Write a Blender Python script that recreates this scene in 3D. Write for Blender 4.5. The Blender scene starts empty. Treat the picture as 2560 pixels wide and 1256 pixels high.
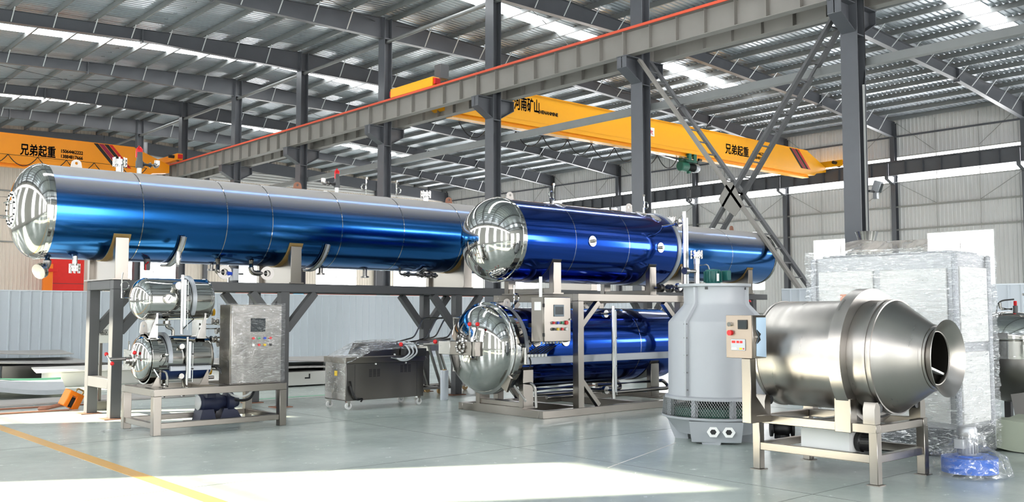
import bpy, math, random
from mathutils import Vector, Matrix, noise, Quaternion
random.seed(7)
PI = math.pi
scene = bpy.context.scene
COL = scene.collection

# ------------------------------------------------------------------ camera
cam_d = bpy.data.cameras.new('camera')
cam_d.sensor_fit = 'HORIZONTAL'; cam_d.sensor_width = 36.0
cam_d.lens = 36.0 * 2390.0 / 2560.0
cam_d.clip_start = 0.05; cam_d.clip_end = 500
cam = bpy.data.objects.new('camera', cam_d); COL.objects.link(cam)
CAM_H = 1.5
_p = math.atan(157.0 / 2390.0); _a = math.radians(48.7)
cam.location = (0, 0, CAM_H)
_fw = Vector((math.cos(_a) * math.cos(_p), math.sin(_a) * math.cos(_p), math.sin(_p)))
cam.rotation_euler = _fw.to_track_quat('-Z', 'Y').to_euler()
scene.camera = cam

# ------------------------------------------------------------------ world, sun, exposure
world = bpy.data.worlds.new('world'); scene.world = world
world.use_nodes = True
bg = world.node_tree.nodes['Background']
bg.inputs[0].default_value = (0.95, 0.97, 1.0, 1)
bg.inputs[1].default_value = 9.0
SUN_DIR = Vector((0.876, -0.482, -0.573)).normalized()
sun_d = bpy.data.lights.new('sun', 'SUN'); sun_d.energy = 22.0; sun_d.angle = math.radians(0.6)
sun_d.color = (1.0, 0.88, 0.68)
sun = bpy.data.objects.new('sun', sun_d); COL.objects.link(sun)
sun.rotation_euler = SUN_DIR.to_track_quat('-Z', 'Y').to_euler()
sun.location = (-30, 30, 25)
PANE_STRENGTH = 9.0          # daylight behind the frosted panes
SKYLIGHT_STRENGTH = 9.0
vs = scene.view_settings
vs.view_transform = 'Standard'; vs.look = 'None'; vs.gamma = 1.0; vs.use_curve_mapping = False
vs.exposure = 0.7
scene.cycles.use_denoising = True
scene.cycles.adaptive_threshold = 0.04
scene.cycles.max_bounces = 8
scene.cycles.diffuse_bounces = 4
scene.cycles.glossy_bounces = 4
scene.cycles.transmission_bounces = 6
scene.cycles.transparent_max_bounces = 10
scene.cycles.sample_clamp_indirect = 6.0
scene.cycles.caustics_reflective = False
scene.cycles.caustics_refractive = False

# ------------------------------------------------------------------ materials
def lin(c):
    return tuple((x / 255 / 12.92) if x / 255 <= 0.04045 else ((x / 255 + 0.055) / 1.055) ** 2.4 for x in c) + (1,)

MAT = {}
def mat(name, rgb, rough=0.5, metal=0.0, var=0.0, vscale=6.0, bump=0.0, bscale=40.0, stretch=None, coat=0.0,
        coat_rough=0.1, rvar=0.0, aniso=0.0, emit=0.0, linear=False, spec=None):
    m = bpy.data.materials.new(name); m.use_nodes = True
    nt = m.node_tree; n = nt.nodes; L = nt.links
    b = n['Principled BSDF']
    c = tuple(rgb) + (1,) if linear else lin(rgb)
    b.inputs['Base Color'].default_value = c
    b.inputs['Roughness'].default_value = rough
    b.inputs['Metallic'].default_value = metal
    if coat: b.inputs['Coat Weight'].default_value = coat; b.inputs['Coat Roughness'].default_value = coat_rough
    if aniso: b.inputs['Anisotropic'].default_value = aniso
    if spec is not None: b.inputs['Specular IOR Level'].default_value = spec
    if emit:
        b.inputs['Emission Color'].default_value = c; b.inputs['Emission Strength'].default_value = emit
    if var or bump or rvar:
        tc = n.new('ShaderNodeTexCoord'); mp = n.new('ShaderNodeMapping')
        L.new(tc.outputs['Object'], mp.inputs[0])
        if stretch: mp.inputs['Scale'].default_value = stretch
        nz = n.new('ShaderNodeTexNoise'); nz.inputs['Scale'].default_value = vscale; nz.inputs['Detail'].default_value = 5
        L.new(mp.outputs[0], nz.inputs['Vector'])
        if var:
            r = n.new('ShaderNodeMapRange'); r.inputs[3].default_value = 1 - var; r.inputs[4].default_value = 1 + var
            L.new(nz.outputs[0], r.inputs[0])
            mx = n.new('ShaderNodeMix'); mx.data_type = 'RGBA'; mx.blend_type = 'MULTIPLY'; mx.inputs[0].default_value = 1
            mx.inputs[6].default_value = c; L.new(r.outputs[0], mx.inputs[7]); L.new(mx.outputs[2], b.inputs['Base Color'])
        if rvar:
            r2 = n.new('ShaderNodeMapRange'); r2.inputs[1].default_value = .3; r2.inputs[2].default_value = .7
            r2.inputs[3].default_value = max(0, rough - rvar); r2.inputs[4].default_value = rough + rvar
            L.new(nz.outputs[0], r2.inputs[0]); L.new(r2.outputs[0], b.inputs['Roughness'])
        if bump:
            nb = n.new('ShaderNodeTexNoise'); nb.inputs['Scale'].default_value = bscale; nb.inputs['Detail'].default_value = 3
            L.new(mp.outputs[0], nb.inputs['Vector'])
            bp = n.new('ShaderNodeBump'); bp.inputs['Strength'].default_value = bump; bp.inputs['Distance'].default_value = 0.02
            L.new(nb.outputs[0], bp.inputs['Height']); L.new(bp.outputs[0], b.inputs['Normal'])
    MAT[name] = m
    return m

def mat_emit(name, rgb, strength):
    m = bpy.data.materials.new(name); m.use_nodes = True
    nt = m.node_tree; nt.nodes.clear()
    e = nt.nodes.new('ShaderNodeEmission'); o = nt.nodes.new('ShaderNodeOutputMaterial')
    e.inputs[0].default_value = lin(rgb); e.inputs[1].default_value = strength
    nt.links.new(e.outputs[0], o.inputs[0]); MAT[name] = m
    return m

def mat_film(name, alpha=0.2, milk=0.15, tint=(235, 238, 240), bscale=30.0, stretch=(1, 1, 1), bump=0.6, rough=0.12):
    """thin clear stretch film: mostly see-through, glossy wrinkles, a little milky"""
    m = bpy.data.materials.new(name); m.use_nodes = True
    nt = m.node_tree; n = nt.nodes; L = nt.links; n.clear()
    o = n.new('ShaderNodeOutputMaterial'); tr = n.new('ShaderNodeBsdfTransparent'); gl = n.new('ShaderNodeBsdfGlossy'); df = n.new('ShaderNodeBsdfTranslucent')
    gl.inputs['Roughness'].default_value = rough; gl.inputs[0].default_value = (0.95, 0.96, 0.97, 1)
    tc = n.new('ShaderNodeTexCoord'); mp = n.new('ShaderNodeMapping'); mp.inputs['Scale'].default_value = stretch
    L.new(tc.outputs['Object'], mp.inputs[0])
    nz = n.new('ShaderNodeTexNoise'); nz.inputs['Scale'].default_value = bscale; nz.inputs['Detail'].default_value = 6
    nz.inputs['Distortion'].default_value = 0.8
    L.new(mp.outputs[0], nz.inputs['Vector'])
    bp = n.new('ShaderNodeBump'); bp.inputs['Strength'].default_value = bump; bp.inputs['Distance'].default_value = 0.03
    L.new(nz.outputs[0], bp.inputs['Height']); L.new(bp.outputs[0], gl.inputs['Normal'])
    df.inputs[0].default_value = lin(tint)
    dd_ = n.new('ShaderNodeBsdfDiffuse'); dd_.inputs[0].default_value = lin(tint)
    m0 = n.new('ShaderNodeMixShader'); m0.inputs[0].default_value = 0.35; L.new(dd_.outputs[0], m0.inputs[1]); L.new(df.outputs[0], m0.inputs[2])
    rp = n.new('ShaderNodeMapRange'); rp.inputs[1].default_value = 0.40; rp.inputs[2].default_value = 0.72
    rp.inputs[3].default_value = milk * 0.3; rp.inputs[4].default_value = min(1, milk * 2.2)
    L.new(nz.outputs[0], rp.inputs[0])
    m1 = n.new('ShaderNodeMixShader'); L.new(rp.outputs[0], m1.inputs[0]); L.new(tr.outputs[0], m1.inputs[1]); L.new(m0.outputs[0], m1.inputs[2])
    n3 = n.new('ShaderNodeTexNoise'); n3.inputs['Scale'].default_value = bscale * 1.7; n3.inputs['Detail'].default_value = 4; n3.inputs['Distortion'].default_value = 1.5
    L.new(mp.outputs[0], n3.inputs['Vector'])
    rs_ = n.new('ShaderNodeMapRange'); rs_.inputs[1].default_value = 0.54; rs_.inputs[2].default_value = 0.66
    rs_.inputs[3].default_value = alpha * 0.35; rs_.inputs[4].default_value = min(1, alpha * 3.2)
    L.new(n3.outputs[0], rs_.inputs[0])
    mx = n.new('ShaderNodeMixShader'); L.new(rs_.outputs[0], mx.inputs[0]); L.new(m1.outputs[0], mx.inputs[1]); L.new(gl.outputs[0], mx.inputs[2])
    L.new(mx.outputs[0], o.inputs[0]); MAT[name] = m
    return m

mat('steel_grey', (86, 88, 93), 0.34, 0.0, var=0.1, vscale=3)             # painted columns and rafters
mat('steel_light', (205, 208, 210), 0.35, 0.3)                              # galvanised fly braces
mat('purlin', (122, 124, 124), 0.5, 0.35, var=0.15, vscale=2)
mat('runway', (134, 130, 125), 0.6, 0.0, var=0.12, vscale=2)
mat('rail_red', (214, 84, 56), 0.5)
mat('roof_sheet', (182, 189, 196), 0.30, 0.6, var=0.08, vscale=0.5, rvar=0.04, bump=0.06, bscale=2.0)
mat('wall_sheet', (208, 207, 205), 0.5, 0.0, var=0.05, vscale=1.0)
mat('gable_sheet', (226, 214, 200), 0.5, 0.0, var=0.05, vscale=1.0)
mat('girt', (150, 150, 145), 0.5, 0.2)
mat('fence', (206, 212, 219), 0.42, 0.0, var=0.05, vscale=1.5)
mat('fence_rib', (226, 231, 236), 0.35)
mat('crane_orange', (246, 150, 8), 0.38, 0.0, var=0.05, vscale=2)
mat('crane_orange2', (250, 172, 12), 0.36, 0.0, var=0.04, vscale=2)
mat('ink', (24, 22, 22), 0.6)
mat('crimson', (150, 20, 60), 0.5)
mat('red', (208, 24, 30), 0.35)
mat('red_door', (226, 34, 24), 0.55, var=0.08, vscale=4)
mat('hoist_green', (34, 98, 78), 0.45, var=0.2)
mat('black', (22, 22, 24), 0.45)
mat('rubber', (28, 28, 30), 0.7)
mat('dark_grey', (58, 58, 60), 0.5)
mat('rack_grey', (84, 84, 86), 0.55, var=0.08, vscale=5)
mat('white', (232, 232, 230), 0.45)
mat('white_glossy', (236, 236, 234), 0.25)
mat('chrome', (200, 199, 196), 0.06, 1.0)
mat('polished', (190, 188, 184), 0.09, 1.0, rvar=0.03, vscale=3)
mat('brushed', (146, 140, 133), 0.28, 1.0, var=0.02, vscale=3)
mat('brushed_dark', (128, 125, 122), 0.32, 1.0, var=0.03, vscale=3)
mat('drum_steel', (170, 165, 160), 0.32, 1.0, var=0.05, rvar=0.05, vscale=2, stretch=(1, 9, 1))
mat('satin', (178, 175, 171), 0.24, 1.0, var=0.04, rvar=0.05, vscale=8)
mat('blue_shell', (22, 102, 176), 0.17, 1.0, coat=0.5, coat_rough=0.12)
mat('blue_shell_deep', (8, 72, 178), 0.12, 1.0, coat=0.5, coat_rough=0.06)
mat('blue_paint', (22, 44, 92), 0.45)
mat('pump_blue', (30, 36, 62), 0.5, var=0.1)
mat('bag_blue', (30, 96, 196), 0.4)
mat('rust', (150, 104, 84), 0.75, var=0.2, vscale=20)
mat('lug_white', (214, 206, 200), 0.5)
mat('tower_grp', (172, 175, 180), 0.38, 0.0, var=0.04, vscale=3)
mat('tower_mesh', (150, 152, 154), 0.4, 0.4)
mat('tower_fill', (30, 74, 62), 0.7)
mat('motor_teal', (30, 92, 88), 0.45)
mat('motor_grey', (176, 178, 182), 0.4, 0.5)
mat('tray_grey', (168, 172, 178), 0.4, 0.3)
mat('screen', (40, 46, 50), 0.15)
mat('bezel', (112, 124, 134), 0.4)
mat('btn_green', (28, 132, 84), 0.3); mat('btn_blue', (30, 70, 190), 0.3); mat('btn_yellow', (226, 190, 30), 0.3)
mat('led_red', (200, 20, 20), 0.4, emit=0.6)
mat('film_blue', (186, 210, 232), 0.3)
mat('gold', (170, 140, 90), 0.4, 0.6)
mat('brass_yellow', (226, 170, 20), 0.45)
mat('plate_grey', (172, 168, 164), 0.45, 0.5, var=0.1, vscale=3)
mat('plate_white', (226, 222, 216), 0.5, var=0.04)
mat('foam_grey', (186, 190, 194), 0.55, var=0.06, vscale=8, bump=0.25, bscale=8)
mat('green_tape', (64, 120, 98), 0.7)
mat('beige_steel', (150, 138, 128), 0.42, 1.0, var=0.03)
mat('drum_inside_shade', (70, 66, 62), 0.55, 0.6)  # shade inside the drum, put into a darker steel colour
mat('tarp_olive', (170, 178, 160), 0.45, var=0.05, bump=0.2, bscale=3)
mat('hook_orange', (246, 126, 10), 0.45)
mat('wood', (196, 160, 110), 0.6, var=0.15, vscale=8)
mat('roll_white', (226, 230, 240), 0.2, coat=0.6)
mat('bubble', (196, 199, 206), 0.25, 0.1, bump=0.9, bscale=70)
mat('bubble_dark', (74, 78, 86), 0.3, 0.2, bump=0.9, bscale=70)
mat('cabinet_white', (236, 236, 234), 0.35)
mat('orange_pale', (226, 150, 116), 0.5)
mat('box_red', (176, 84, 66), 0.6); mat('box_cyan', (70, 176, 226), 0.5)
mat('hose', (202, 206, 210), 0.3)
mat('yellow_line', (222, 172, 92), 0.35, var=0.1, vscale=6)
mat('green_line', (88, 176, 132), 0.4)
mat('joint', (96, 104, 100), 0.6)
mat('concrete', (120, 120, 116), 0.8)
mat_emit('pane', (255, 255, 255), PANE_STRENGTH)
mat_emit('skylight', (250, 254, 255), SKYLIGHT_STRENGTH)
mat_film('film', 0.30, 0.09, stretch=(1.6, 1.6, 11), bscale=4.0, bump=1.0, rough=0.08)
mat_film('film_fine', 0.07, 0.03, stretch=(1, 1, 5), bscale=7.0, bump=0.5)
mat_film('film_milky', 0.16, 0.45, tint=(226, 216, 207), stretch=(1, 1, 1), bscale=2.0, bump=0.4)
mat_film('film_bag', 0.14, 0.08, stretch=(1, 1, 1), bscale=9.0, bump=0.9)

def mat_glass(name):
    m = bpy.data.materials.new(name); m.use_nodes = True
    nt = m.node_tree; n = nt.nodes; L = nt.links; n.clear()
    o = n.new('ShaderNodeOutputMaterial'); t = n.new('ShaderNodeBsdfTransparent'); g = n.new('ShaderNodeBsdfGlossy')
    g.inputs['Roughness'].default_value = 0.02
    t.inputs[0].default_value = (0.93, 0.95, 0.95, 1)
    mx = n.new('ShaderNodeMixShader'); mx.inputs[0].default_value = 0.08
    L.new(t.outputs[0], mx.inputs[1]); L.new(g.outputs[0], mx.inputs[2]); L.new(mx.outputs[0], o.inputs[0]); MAT[name] = m
mat_glass('glass')

def mat_floor():
    m = bpy.data.materials.new('floor_epoxy'); m.use_nodes = True
    nt = m.node_tree; n = nt.nodes; L = nt.links; b = n['Principled BSDF']
    tc = n.new('ShaderNodeTexCoord')
    nz = n.new('ShaderNodeTexNoise'); nz.inputs['Scale'].default_value = 0.55; nz.inputs['Detail'].default_value = 7; nz.inputs['Roughness'].default_value = 0.65
    L.new(tc.outputs['Object'], nz.inputs['Vector'])
    cr = n.new('ShaderNodeValToRGB')
    cr.color_ramp.elements[0].position = 0.3; cr.color_ramp.elements[0].color = lin((166, 179, 173))
    cr.color_ramp.elements[1].position = 0.72; cr.color_ramp.elements[1].color = lin((204, 212, 207))
    L.new(nz.outputs[0], cr.inputs[0])
    n2 = n.new('ShaderNodeTexNoise'); n2.inputs['Scale'].default_value = 5; n2.inputs['Detail'].default_value = 8; n2.inputs['Roughness'].default_value = 0.8
    L.new(tc.outputs['Object'], n2.inputs['Vector'])
    r3 = n.new('ShaderNodeMapRange'); r3.inputs[1].default_value = 0.64; r3.inputs[2].default_value = 0.74; r3.inputs[3].default_value = 1; r3.inputs[4].default_value = 0.9
    L.new(n2.outputs[0], r3.inputs[0])
    mx = n.new('ShaderNodeMix'); mx.data_type = 'RGBA'; mx.blend_type = 'MULTIPLY'; mx.inputs[0].default_value = 1
    L.new(cr.outputs[0], mx.inputs[6]); L.new(r3.outputs[0], mx.inputs[7]); L.new(mx.outputs[2], b.inputs['Base Color'])
    r = n.new('ShaderNodeMapRange'); r.inputs[3].default_value = 0.16; r.inputs[4].default_value = 0.34
    L.new(n2.outputs[0], r.inputs[0]); L.new(r.outputs[0], b.inputs['Roughness'])
    bp = n.new('ShaderNodeBump'); bp.inputs['Strength'].default_value = 0.015; bp.inputs['Distance'].default_value = 0.02
    L.new(n2.outputs[0], bp.inputs['Height']); L.new(bp.outputs[0], b.inputs['Normal'])
    b.inputs['Specular IOR Level'].default_value = 0.5
    MAT['floor'] = m
mat_floor()

def add_top_grey(name, rgb, lo, hi, amount):
    # matte grey layer mixed in over the upward faces
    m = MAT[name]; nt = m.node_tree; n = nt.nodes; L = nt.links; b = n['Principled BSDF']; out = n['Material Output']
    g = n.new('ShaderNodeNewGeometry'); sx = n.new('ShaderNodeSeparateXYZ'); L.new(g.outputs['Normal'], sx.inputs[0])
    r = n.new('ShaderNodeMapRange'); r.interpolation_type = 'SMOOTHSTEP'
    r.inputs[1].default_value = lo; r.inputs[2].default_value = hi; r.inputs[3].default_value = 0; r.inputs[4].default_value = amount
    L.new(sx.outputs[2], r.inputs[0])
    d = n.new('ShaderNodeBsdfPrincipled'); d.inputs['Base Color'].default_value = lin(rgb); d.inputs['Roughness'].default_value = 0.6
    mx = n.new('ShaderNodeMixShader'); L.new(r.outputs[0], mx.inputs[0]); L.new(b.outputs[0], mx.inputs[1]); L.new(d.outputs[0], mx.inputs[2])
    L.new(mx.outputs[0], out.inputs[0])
add_top_grey('blue_shell', (172, 168, 164), 0.22, 0.9, 0.92)

# ------------------------------------------------------------------ mesh helpers
def basis(d):
    d = Vector(d).normalized()
    u = Vector((0, 0, 1)) if abs(d.z) < 0.95 else Vector((1, 0, 0))
    a = d.cross(u).normalized(); b = a.cross(d).normalized()
    return d, a, b

class MB:
    def __init__(s): s.v = []; s.f = []
    def add(s, vs, fs):
        o = len(s.v); s.v += [Vector(p) for p in vs]; s.f += [tuple(i + o for i in f) for f in fs]; return s
    def box(s, x0, y0, z0, x1, y1, z1, c=0.0):
        if x0 > x1: x0, x1 = x1, x0
        if y0 > y1: y0, y1 = y1, y0
        if z0 > z1: z0, z1 = z1, z0
        return s.obox(((x0 + x1) / 2, (y0 + y1) / 2, (z0 + z1) / 2), (x1 - x0, y1 - y0, z1 - z0), None, c)
    def obox(s, ctr, size, R=None, c=0.0):
        hx, hy, hz = [k / 2 for k in size]; ctr = Vector(ctr)
        if c <= 0 or c * 2.2 > min(size):
            vs = [Vector((x, y, z)) for x in (-hx, hx) for y in (-hy, hy) for z in (-hz, hz)]
            fs = [(0, 1, 3, 2), (4, 6, 7, 5), (0, 4, 5, 1), (2, 3, 7, 6), (0, 2, 6, 4), (1, 5, 7, 3)]
        else:
            vs = []; idx = {}
            for sx in (-1, 1):
                for sy in (-1, 1):
                    for sz in (-1, 1):
                        for k in range(3):
                            p = [sx * hx, sy * hy, sz * hz]
                            for j in range(3):
                                if j != k: p[j] -= (sx, sy, sz)[j] * c
                            idx[(sx, sy, sz, k)] = len(vs); vs.append(Vector(p))
            fs = []
            S = (-1, 1)
            for sg in S:
                q = [(sg, a, b) for a, b in ((-1, -1), (1, -1), (1, 1), (-1, 1))]
                f = [idx[t + (0,)] for t in q]; fs.append(f if sg > 0 else f[::-1])
                q = [(a, sg, b) for a, b in ((-1, -1), (-1, 1), (1, 1), (1, -1))]
                f = [idx[t + (1,)] for t in q]; fs.append(f if sg > 0 else f[::-1])
                q = [(a, b, sg) for a, b in ((-1, -1), (1, -1), (1, 1), (-1, 1))]
                f = [idx[t + (2,)] for t in q]; fs.append(f if sg > 0 else f[::-1])
            for a in S:
                for b in S:
                    fs.append([idx[(a, b, -1, 0)], idx[(a, b, 1, 0)], idx[(a, b, 1, 1)], idx[(a, b, -1, 1)]])
                    fs.append([idx[(a, -1, b, 0)], idx[(a, 1, b, 0)], idx[(a, 1, b, 2)], idx[(a, -1, b, 2)]])
                    fs.append([idx[(-1, a, b, 1)], idx[(1, a, b, 1)], idx[(1, a, b, 2)], idx[(-1, a, b, 2)]])
                    for d in S: fs.append([idx[(a, b, d, k)] for k in range(3)])
        if R is not None: vs = [R @ v for v in vs]
        return s.add([v + ctr for v in vs], fs)
    def bar(s, p, q, w, h, c=0.0, up=(0, 0, 1)):
        p, q = Vector(p), Vector(q); d = (q - p); L = d.length; d.normalize()
        u = Vector(up)
        if abs(d.dot(u)) > 0.98: u = Vector((0, 1, 0))
        a = u.cross(d).normalized(); b = d.cross(a).normalized()
        R = Matrix((d, a, b)).transposed()
        return s.obox((p + q) / 2, (L, w, h), R, c)
    def lathe(s, prof, o, axis, n=32, arc=None):
        """prof: (distance along axis, radius)"""
        d, a, b = basis(axis); o = Vector(o); rings = []
        full = arc is None; a0, a1 = arc if arc else (0, 2 * PI); m = n if full else n + 1
        vs = []; fs = []
        for t, r in prof:
            if r < 1e-6: rings.append([len(vs)]); vs.append(o + d * t)
            else:
                rings.append(list(range(len(vs), len(vs) + m)))
                for i in range(m):
                    g = a0 + (a1 - a0) * i / n
                    vs.append(o + d * t + (a * math.cos(g) + b * math.sin(g)) * r)
        for A, B in zip(rings, rings[1:]):
            for i in range(n):
                j = (i + 1) % m if full else i + 1
                if len(A) == 1 and len(B) == 1: continue
                if len(A) == 1: fs.append((A[0], B[j], B[i]))
                elif len(B) == 1: fs.append((A[i], A[j], B[0]))
                else: fs.append((A[i], A[j], B[j], B[i]))
        return s.add(vs, fs)
    def cyl(s, p, q, r, r2=None, n=16):
        p, q = Vector(p), Vector(q); r2 = r if r2 is None else r2; L = (q - p).length
        return s.lathe([(0, 0), (0, r), (L, r2), (L, 0)], p, q - p, n)
    def sph(s, c, r, n=14, sc=None):
        m = n // 2
        return s.lathe([(-r * math.cos(PI * i / m), r * math.sin(PI * i / m)) for i in range(m + 1)], c, (0, 0, 1), n)
    def tube(s, pts, r, n=8, closed=False, bend=0.0):
        pts = [Vector(p) for p in pts]
        if bend:
            out = [pts[0]]
            for i in range(1, len(pts) - 1):
                a, b, c = pts[i - 1], pts[i], pts[i + 1]
                d1 = (a - b); d2 = (c - b); k = min(bend, d1.length * .45, d2.length * .45)
                p1 = b + d1.normalized() * k; p2 = b + d2.normalized() * k
                for j in range(6):
                    t = j / 5; out.append(p1 * (1 - t) ** 2 + b * 2 * t * (1 - t) + p2 * t * t)
            out.append(pts[-1]); pts = out
        vs = []; fs = []; m = len(pts); prev = None
        for i, p in enumerate(pts):
            t = (pts[(i + 1) % m] - pts[i - 1]) if (closed or 0 < i < m - 1) else (pts[1] - pts[0] if i == 0 else pts[-1] - pts[-2])
            t.normalize()
            if prev is None: _, a, b = basis(t)
            else:
                a = prev - t * prev.dot(t)
                a = a.normalized() if a.length > 1e-6 else basis(t)[1]
                b = t.cross(a).normalized()
            prev = a
            for k in range(n):
                g = 2 * PI * k / n; vs.append(p + (a * math.cos(g) + b * math.sin(g)) * r)
        for i in range(m if closed else m - 1):
            j = (i + 1) % m
            for k in range(n):
                l = (k + 1) % n; fs.append((i * n + k, i * n + l, j * n + l, j * n + k))
        if not closed:
            fs.append(tuple(range(n))[::-1]); fs.append(tuple((m - 1) * n + k for k in range(n)))
        return s.add(vs, fs)
    def prism(s, poly, axis, a, b):
        """poly of (u,v) in the two other axes (cyclic order: x->(y,z), y->(x,z), z->(x,y))"""
        def P(u, v, w): return {'x': (w, u, v), 'y': (u, w, v), 'z': (u, v, w)}[axis]
        n = len(poly); vs = [P(u, v, a) for u, v in poly] + [P(u, v, b) for u, v in poly]
        fs = [tuple(range(n))[::-1], tuple(range(n, 2 * n))] + [(i, (i + 1) % n, n + (i + 1) % n, n + i) for i in range(n)]
        return s.add(vs, fs)
    def grid(s, fn, nu, nv):
        vs = [fn(i / nu, j / nv) for i in range(nu + 1) for j in range(nv + 1)]
        fs = [(i * (nv + 1) + j, (i + 1) * (nv + 1) + j, (i + 1) * (nv + 1) + j + 1, i * (nv + 1) + j + 1) for i in range(nu) for j in range(nv)]
        return s.add(vs, fs)
    def mesh(s, name, m, ctr=Vector((0, 0, 0)), sharp=38):
        me = bpy.data.meshes.new(name)
        me.from_pydata([tuple(p - ctr) for p in s.v], [], s.f)
        import bmesh
        bm = bmesh.new(); bm.from_mesh(me); bmesh.ops.recalc_face_normals(bm, faces=bm.faces); bm.to_mesh(me); bm.free()
        for p in me.polygons: p.use_smooth = True
        me.set_sharp_from_angle(angle=math.radians(sharp))
        me.materials.append(MAT[m] if isinstance(m, str) else m)
        return me
    def build(s, name, m, parent=None, sharp=38, origin=None):
        xs = [p.x for p in s.v]; ys = [p.y for p in s.v]; zs = [p.z for p in s.v]
        c = Vector(((min(xs) + max(xs)) / 2, (min(ys) + max(ys)) / 2, min(zs) if parent is None else (min(zs) + max(zs)) / 2)) if origin is None else Vector(origin)
        return place(s.mesh(name, m, c, sharp), name, c, parent)

ORG = {}
def place(me, name, loc, parent=None, rot=None, scale=None):
    o = bpy.data.objects.new(name, me); COL.objects.link(o); loc = Vector(loc)
    ORG[o.name] = loc
    if parent is not None:
        o.parent = parent; o.location = loc - ORG[parent.name]
    else: o.location = loc
    if rot is not None: o.rotation_euler = rot
    if scale is not None: o.scale = scale
    return o

def tag(o, label, cat, group=None, kind=None):
    if label: o['label'] = label
    if cat: o['category'] = cat
    if group: o['group'] = group
    if kind: o['kind'] = kind
    return o

def thing(name, loc, label, cat, group=None):
    o = bpy.data.objects.new(name, None); COL.objects.link(o); o.location = loc; o.empty_display_size = 0.2
    ORG[o.name] = Vector(loc)
    return tag(o, label, cat, group)

def struct(name, loc=(0, 0, 0)):
    o = bpy.data.objects.new(name, None); COL.objects.link(o); o.location = loc; ORG[o.name] = Vector(loc); o['kind'] = 'structure'
    return o

def text_mesh(body, size, m, extrude=0.004, bold=0.0):
    cu = bpy.data.curves.new('lettering', 'FONT'); cu.body = body; cu.size = size; cu.extrude = extrude
    ob = bpy.data.objects.new('lettering_tmp', cu); COL.objects.link(ob)
    bpy.context.view_layer.update()
    me = bpy.data.meshes.new_from_object(ob.evaluated_get(bpy.context.evaluated_depsgraph_get()))
    bpy.data.objects.remove(ob); bpy.data.curves.remove(cu)
    if bold:
        vs_ = [v.co.copy() for v in me.vertices]; fs_ = [tuple(p.vertices) for p in me.polygons]; V = []; F_ = []
        for dx, dy in ((0, 0), (bold, 0), (-bold, 0), (0, bold), (0, -bold)):
            o_ = len(V); V += [(v.x + dx, v.y + dy, v.z) for v in vs_]; F_ += [tuple(i + o_ for i in f) for f in fs_]
        me = bpy.data.meshes.new('lettering'); me.from_pydata(V, [], F_)
    me.materials.clear(); me.materials.append(MAT[m]); me.name = 'lettering'
    return me

def lettering(body, size, m, loc, parent, rot=(PI / 2, 0, 0), bold=0.0, width=None, name='lettering'):
    me = text_mesh(body, size, m, bold=bold)
    xs = [v.co.x for v in me.vertices] or [0, 1]
    o = place(me, name, loc, parent, rot)
    if width: k = width / (max(xs) - min(xs)); o.scale = (k, 1, 1)
    return o

def ellip_head(r, h, n=14, e=1.0):
    """dished head profile from rim (0,r) to tip (h,0)"""
    return [(h * math.sin(PI / 2 * i / n), r * math.cos(PI / 2 * i / n)) for i in range(n + 1)]
# ================================================================== THE HALL
X0, XL, XR = 21.2, -7.6, 50.0
def YK(k): return 11.65 + 6.74 * k
YN, YF = YK(-4), YK(8)
SL = 0.05; ZRIDGE = 13.40
def zr(x): return ZRIDGE - SL * abs(x - X0)       # top of rafters
PURLIN_H = 0.2
ZD = PURLIN_H + 0.01                                 # deck underside above the rafter top
SKY_Y = (15.0, 28.2, 41.6, 55.6)                     # translucent strips in the roof, by Y

# ---- floor
floor = MB().box(XL - 1, YN - 1, -0.3, XR + 1, YF + 1, 0).build('floor', 'floor', origin=(0, 0, 0)); floor['kind'] = 'structure'
MB().box(3.26, -6, 0, 3.41, 40, 0.002).build('painted_line', 'yellow_line', floor)
MB().box(7.6, 15.62, 0, 13.0, 15.72, 0.002).build('painted_line', 'green_line', floor)
MB().box(3.5, 21.2, 0, 7.0, 21.3, 0.002).build('painted_line', 'green_line', floor)
for yy in (0.8, 4.41, 8.12, 11.72, 15.3, 18.9, 22.5): MB().box(-7, yy, 0, 40, yy + 0.006, 0.0012).build('floor_joint', 'joint', floor)
for xx in (1.0, 7.2, 13.4): MB().box(xx, -10, 0, xx + 0.006, 40, 0.0012).build('floor_joint', 'joint', floor)
MB().bar((6.94, 6.48, 0.001), (8.86, 7.19, 0.001), 0.012, 0.002).build('chalk_line', 'plate_white', floor)

# ---- roof: corrugated sheets, translucent strips, purlins, rafters
ceiling = struct('ceiling', (X0, 25, ZRIDGE))
PW = 0.93
def corr_profile(w, ribs=4, d=0.035):
    p = []; s = w / ribs
    for i in range(ribs):
        a = i * s; p += [(a, 0), (a + s * .62, 0), (a + s * .72, d), (a + s * .9, d)]
    p.append((w, 0)); return p
SKY_END = 18.9
def deck_mesh(side, m, name, a0, a1):
    mb = MB(); xa = X0 + side * a0; x1 = X0 + side * a1
    pr = corr_profile(PW)
    vs = []; za, zb = zr(xa) + ZD, zr(x1) + ZD
    for y, d in pr: vs += [Vector((xa, y, za + d)), Vector((x1, y, zb + d))]
    nn = len(pr)
    mb.add(vs, [(2 * i, 2 * i + 1, 2 * i + 3, 2 * i + 2) for i in range(nn - 1)])
    mb.add([v + Vector((0, 0, .012)) for v in vs], [(2 * i, 2 * i + 2, 2 * i + 3, 2 * i + 1) for i in range(nn - 1)])
    return mb.mesh(name, m, Vector((X0, 0, zr(X0) + ZD)), sharp=20)
AE = XR - X0 + .1
DM = {(s, k): deck_mesh(s, ('roof_sheet', 'skylight', 'roof_sheet')[k], ('roof_sheet', 'skylight_strip', 'roof_sheet')[k], (0, 0, SKY_END)[k], (AE, SKY_END, AE)[k]) for s in (-1, 1) for k in (0, 1, 2)}
npan = int((YF - YN) / PW) + 1
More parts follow.
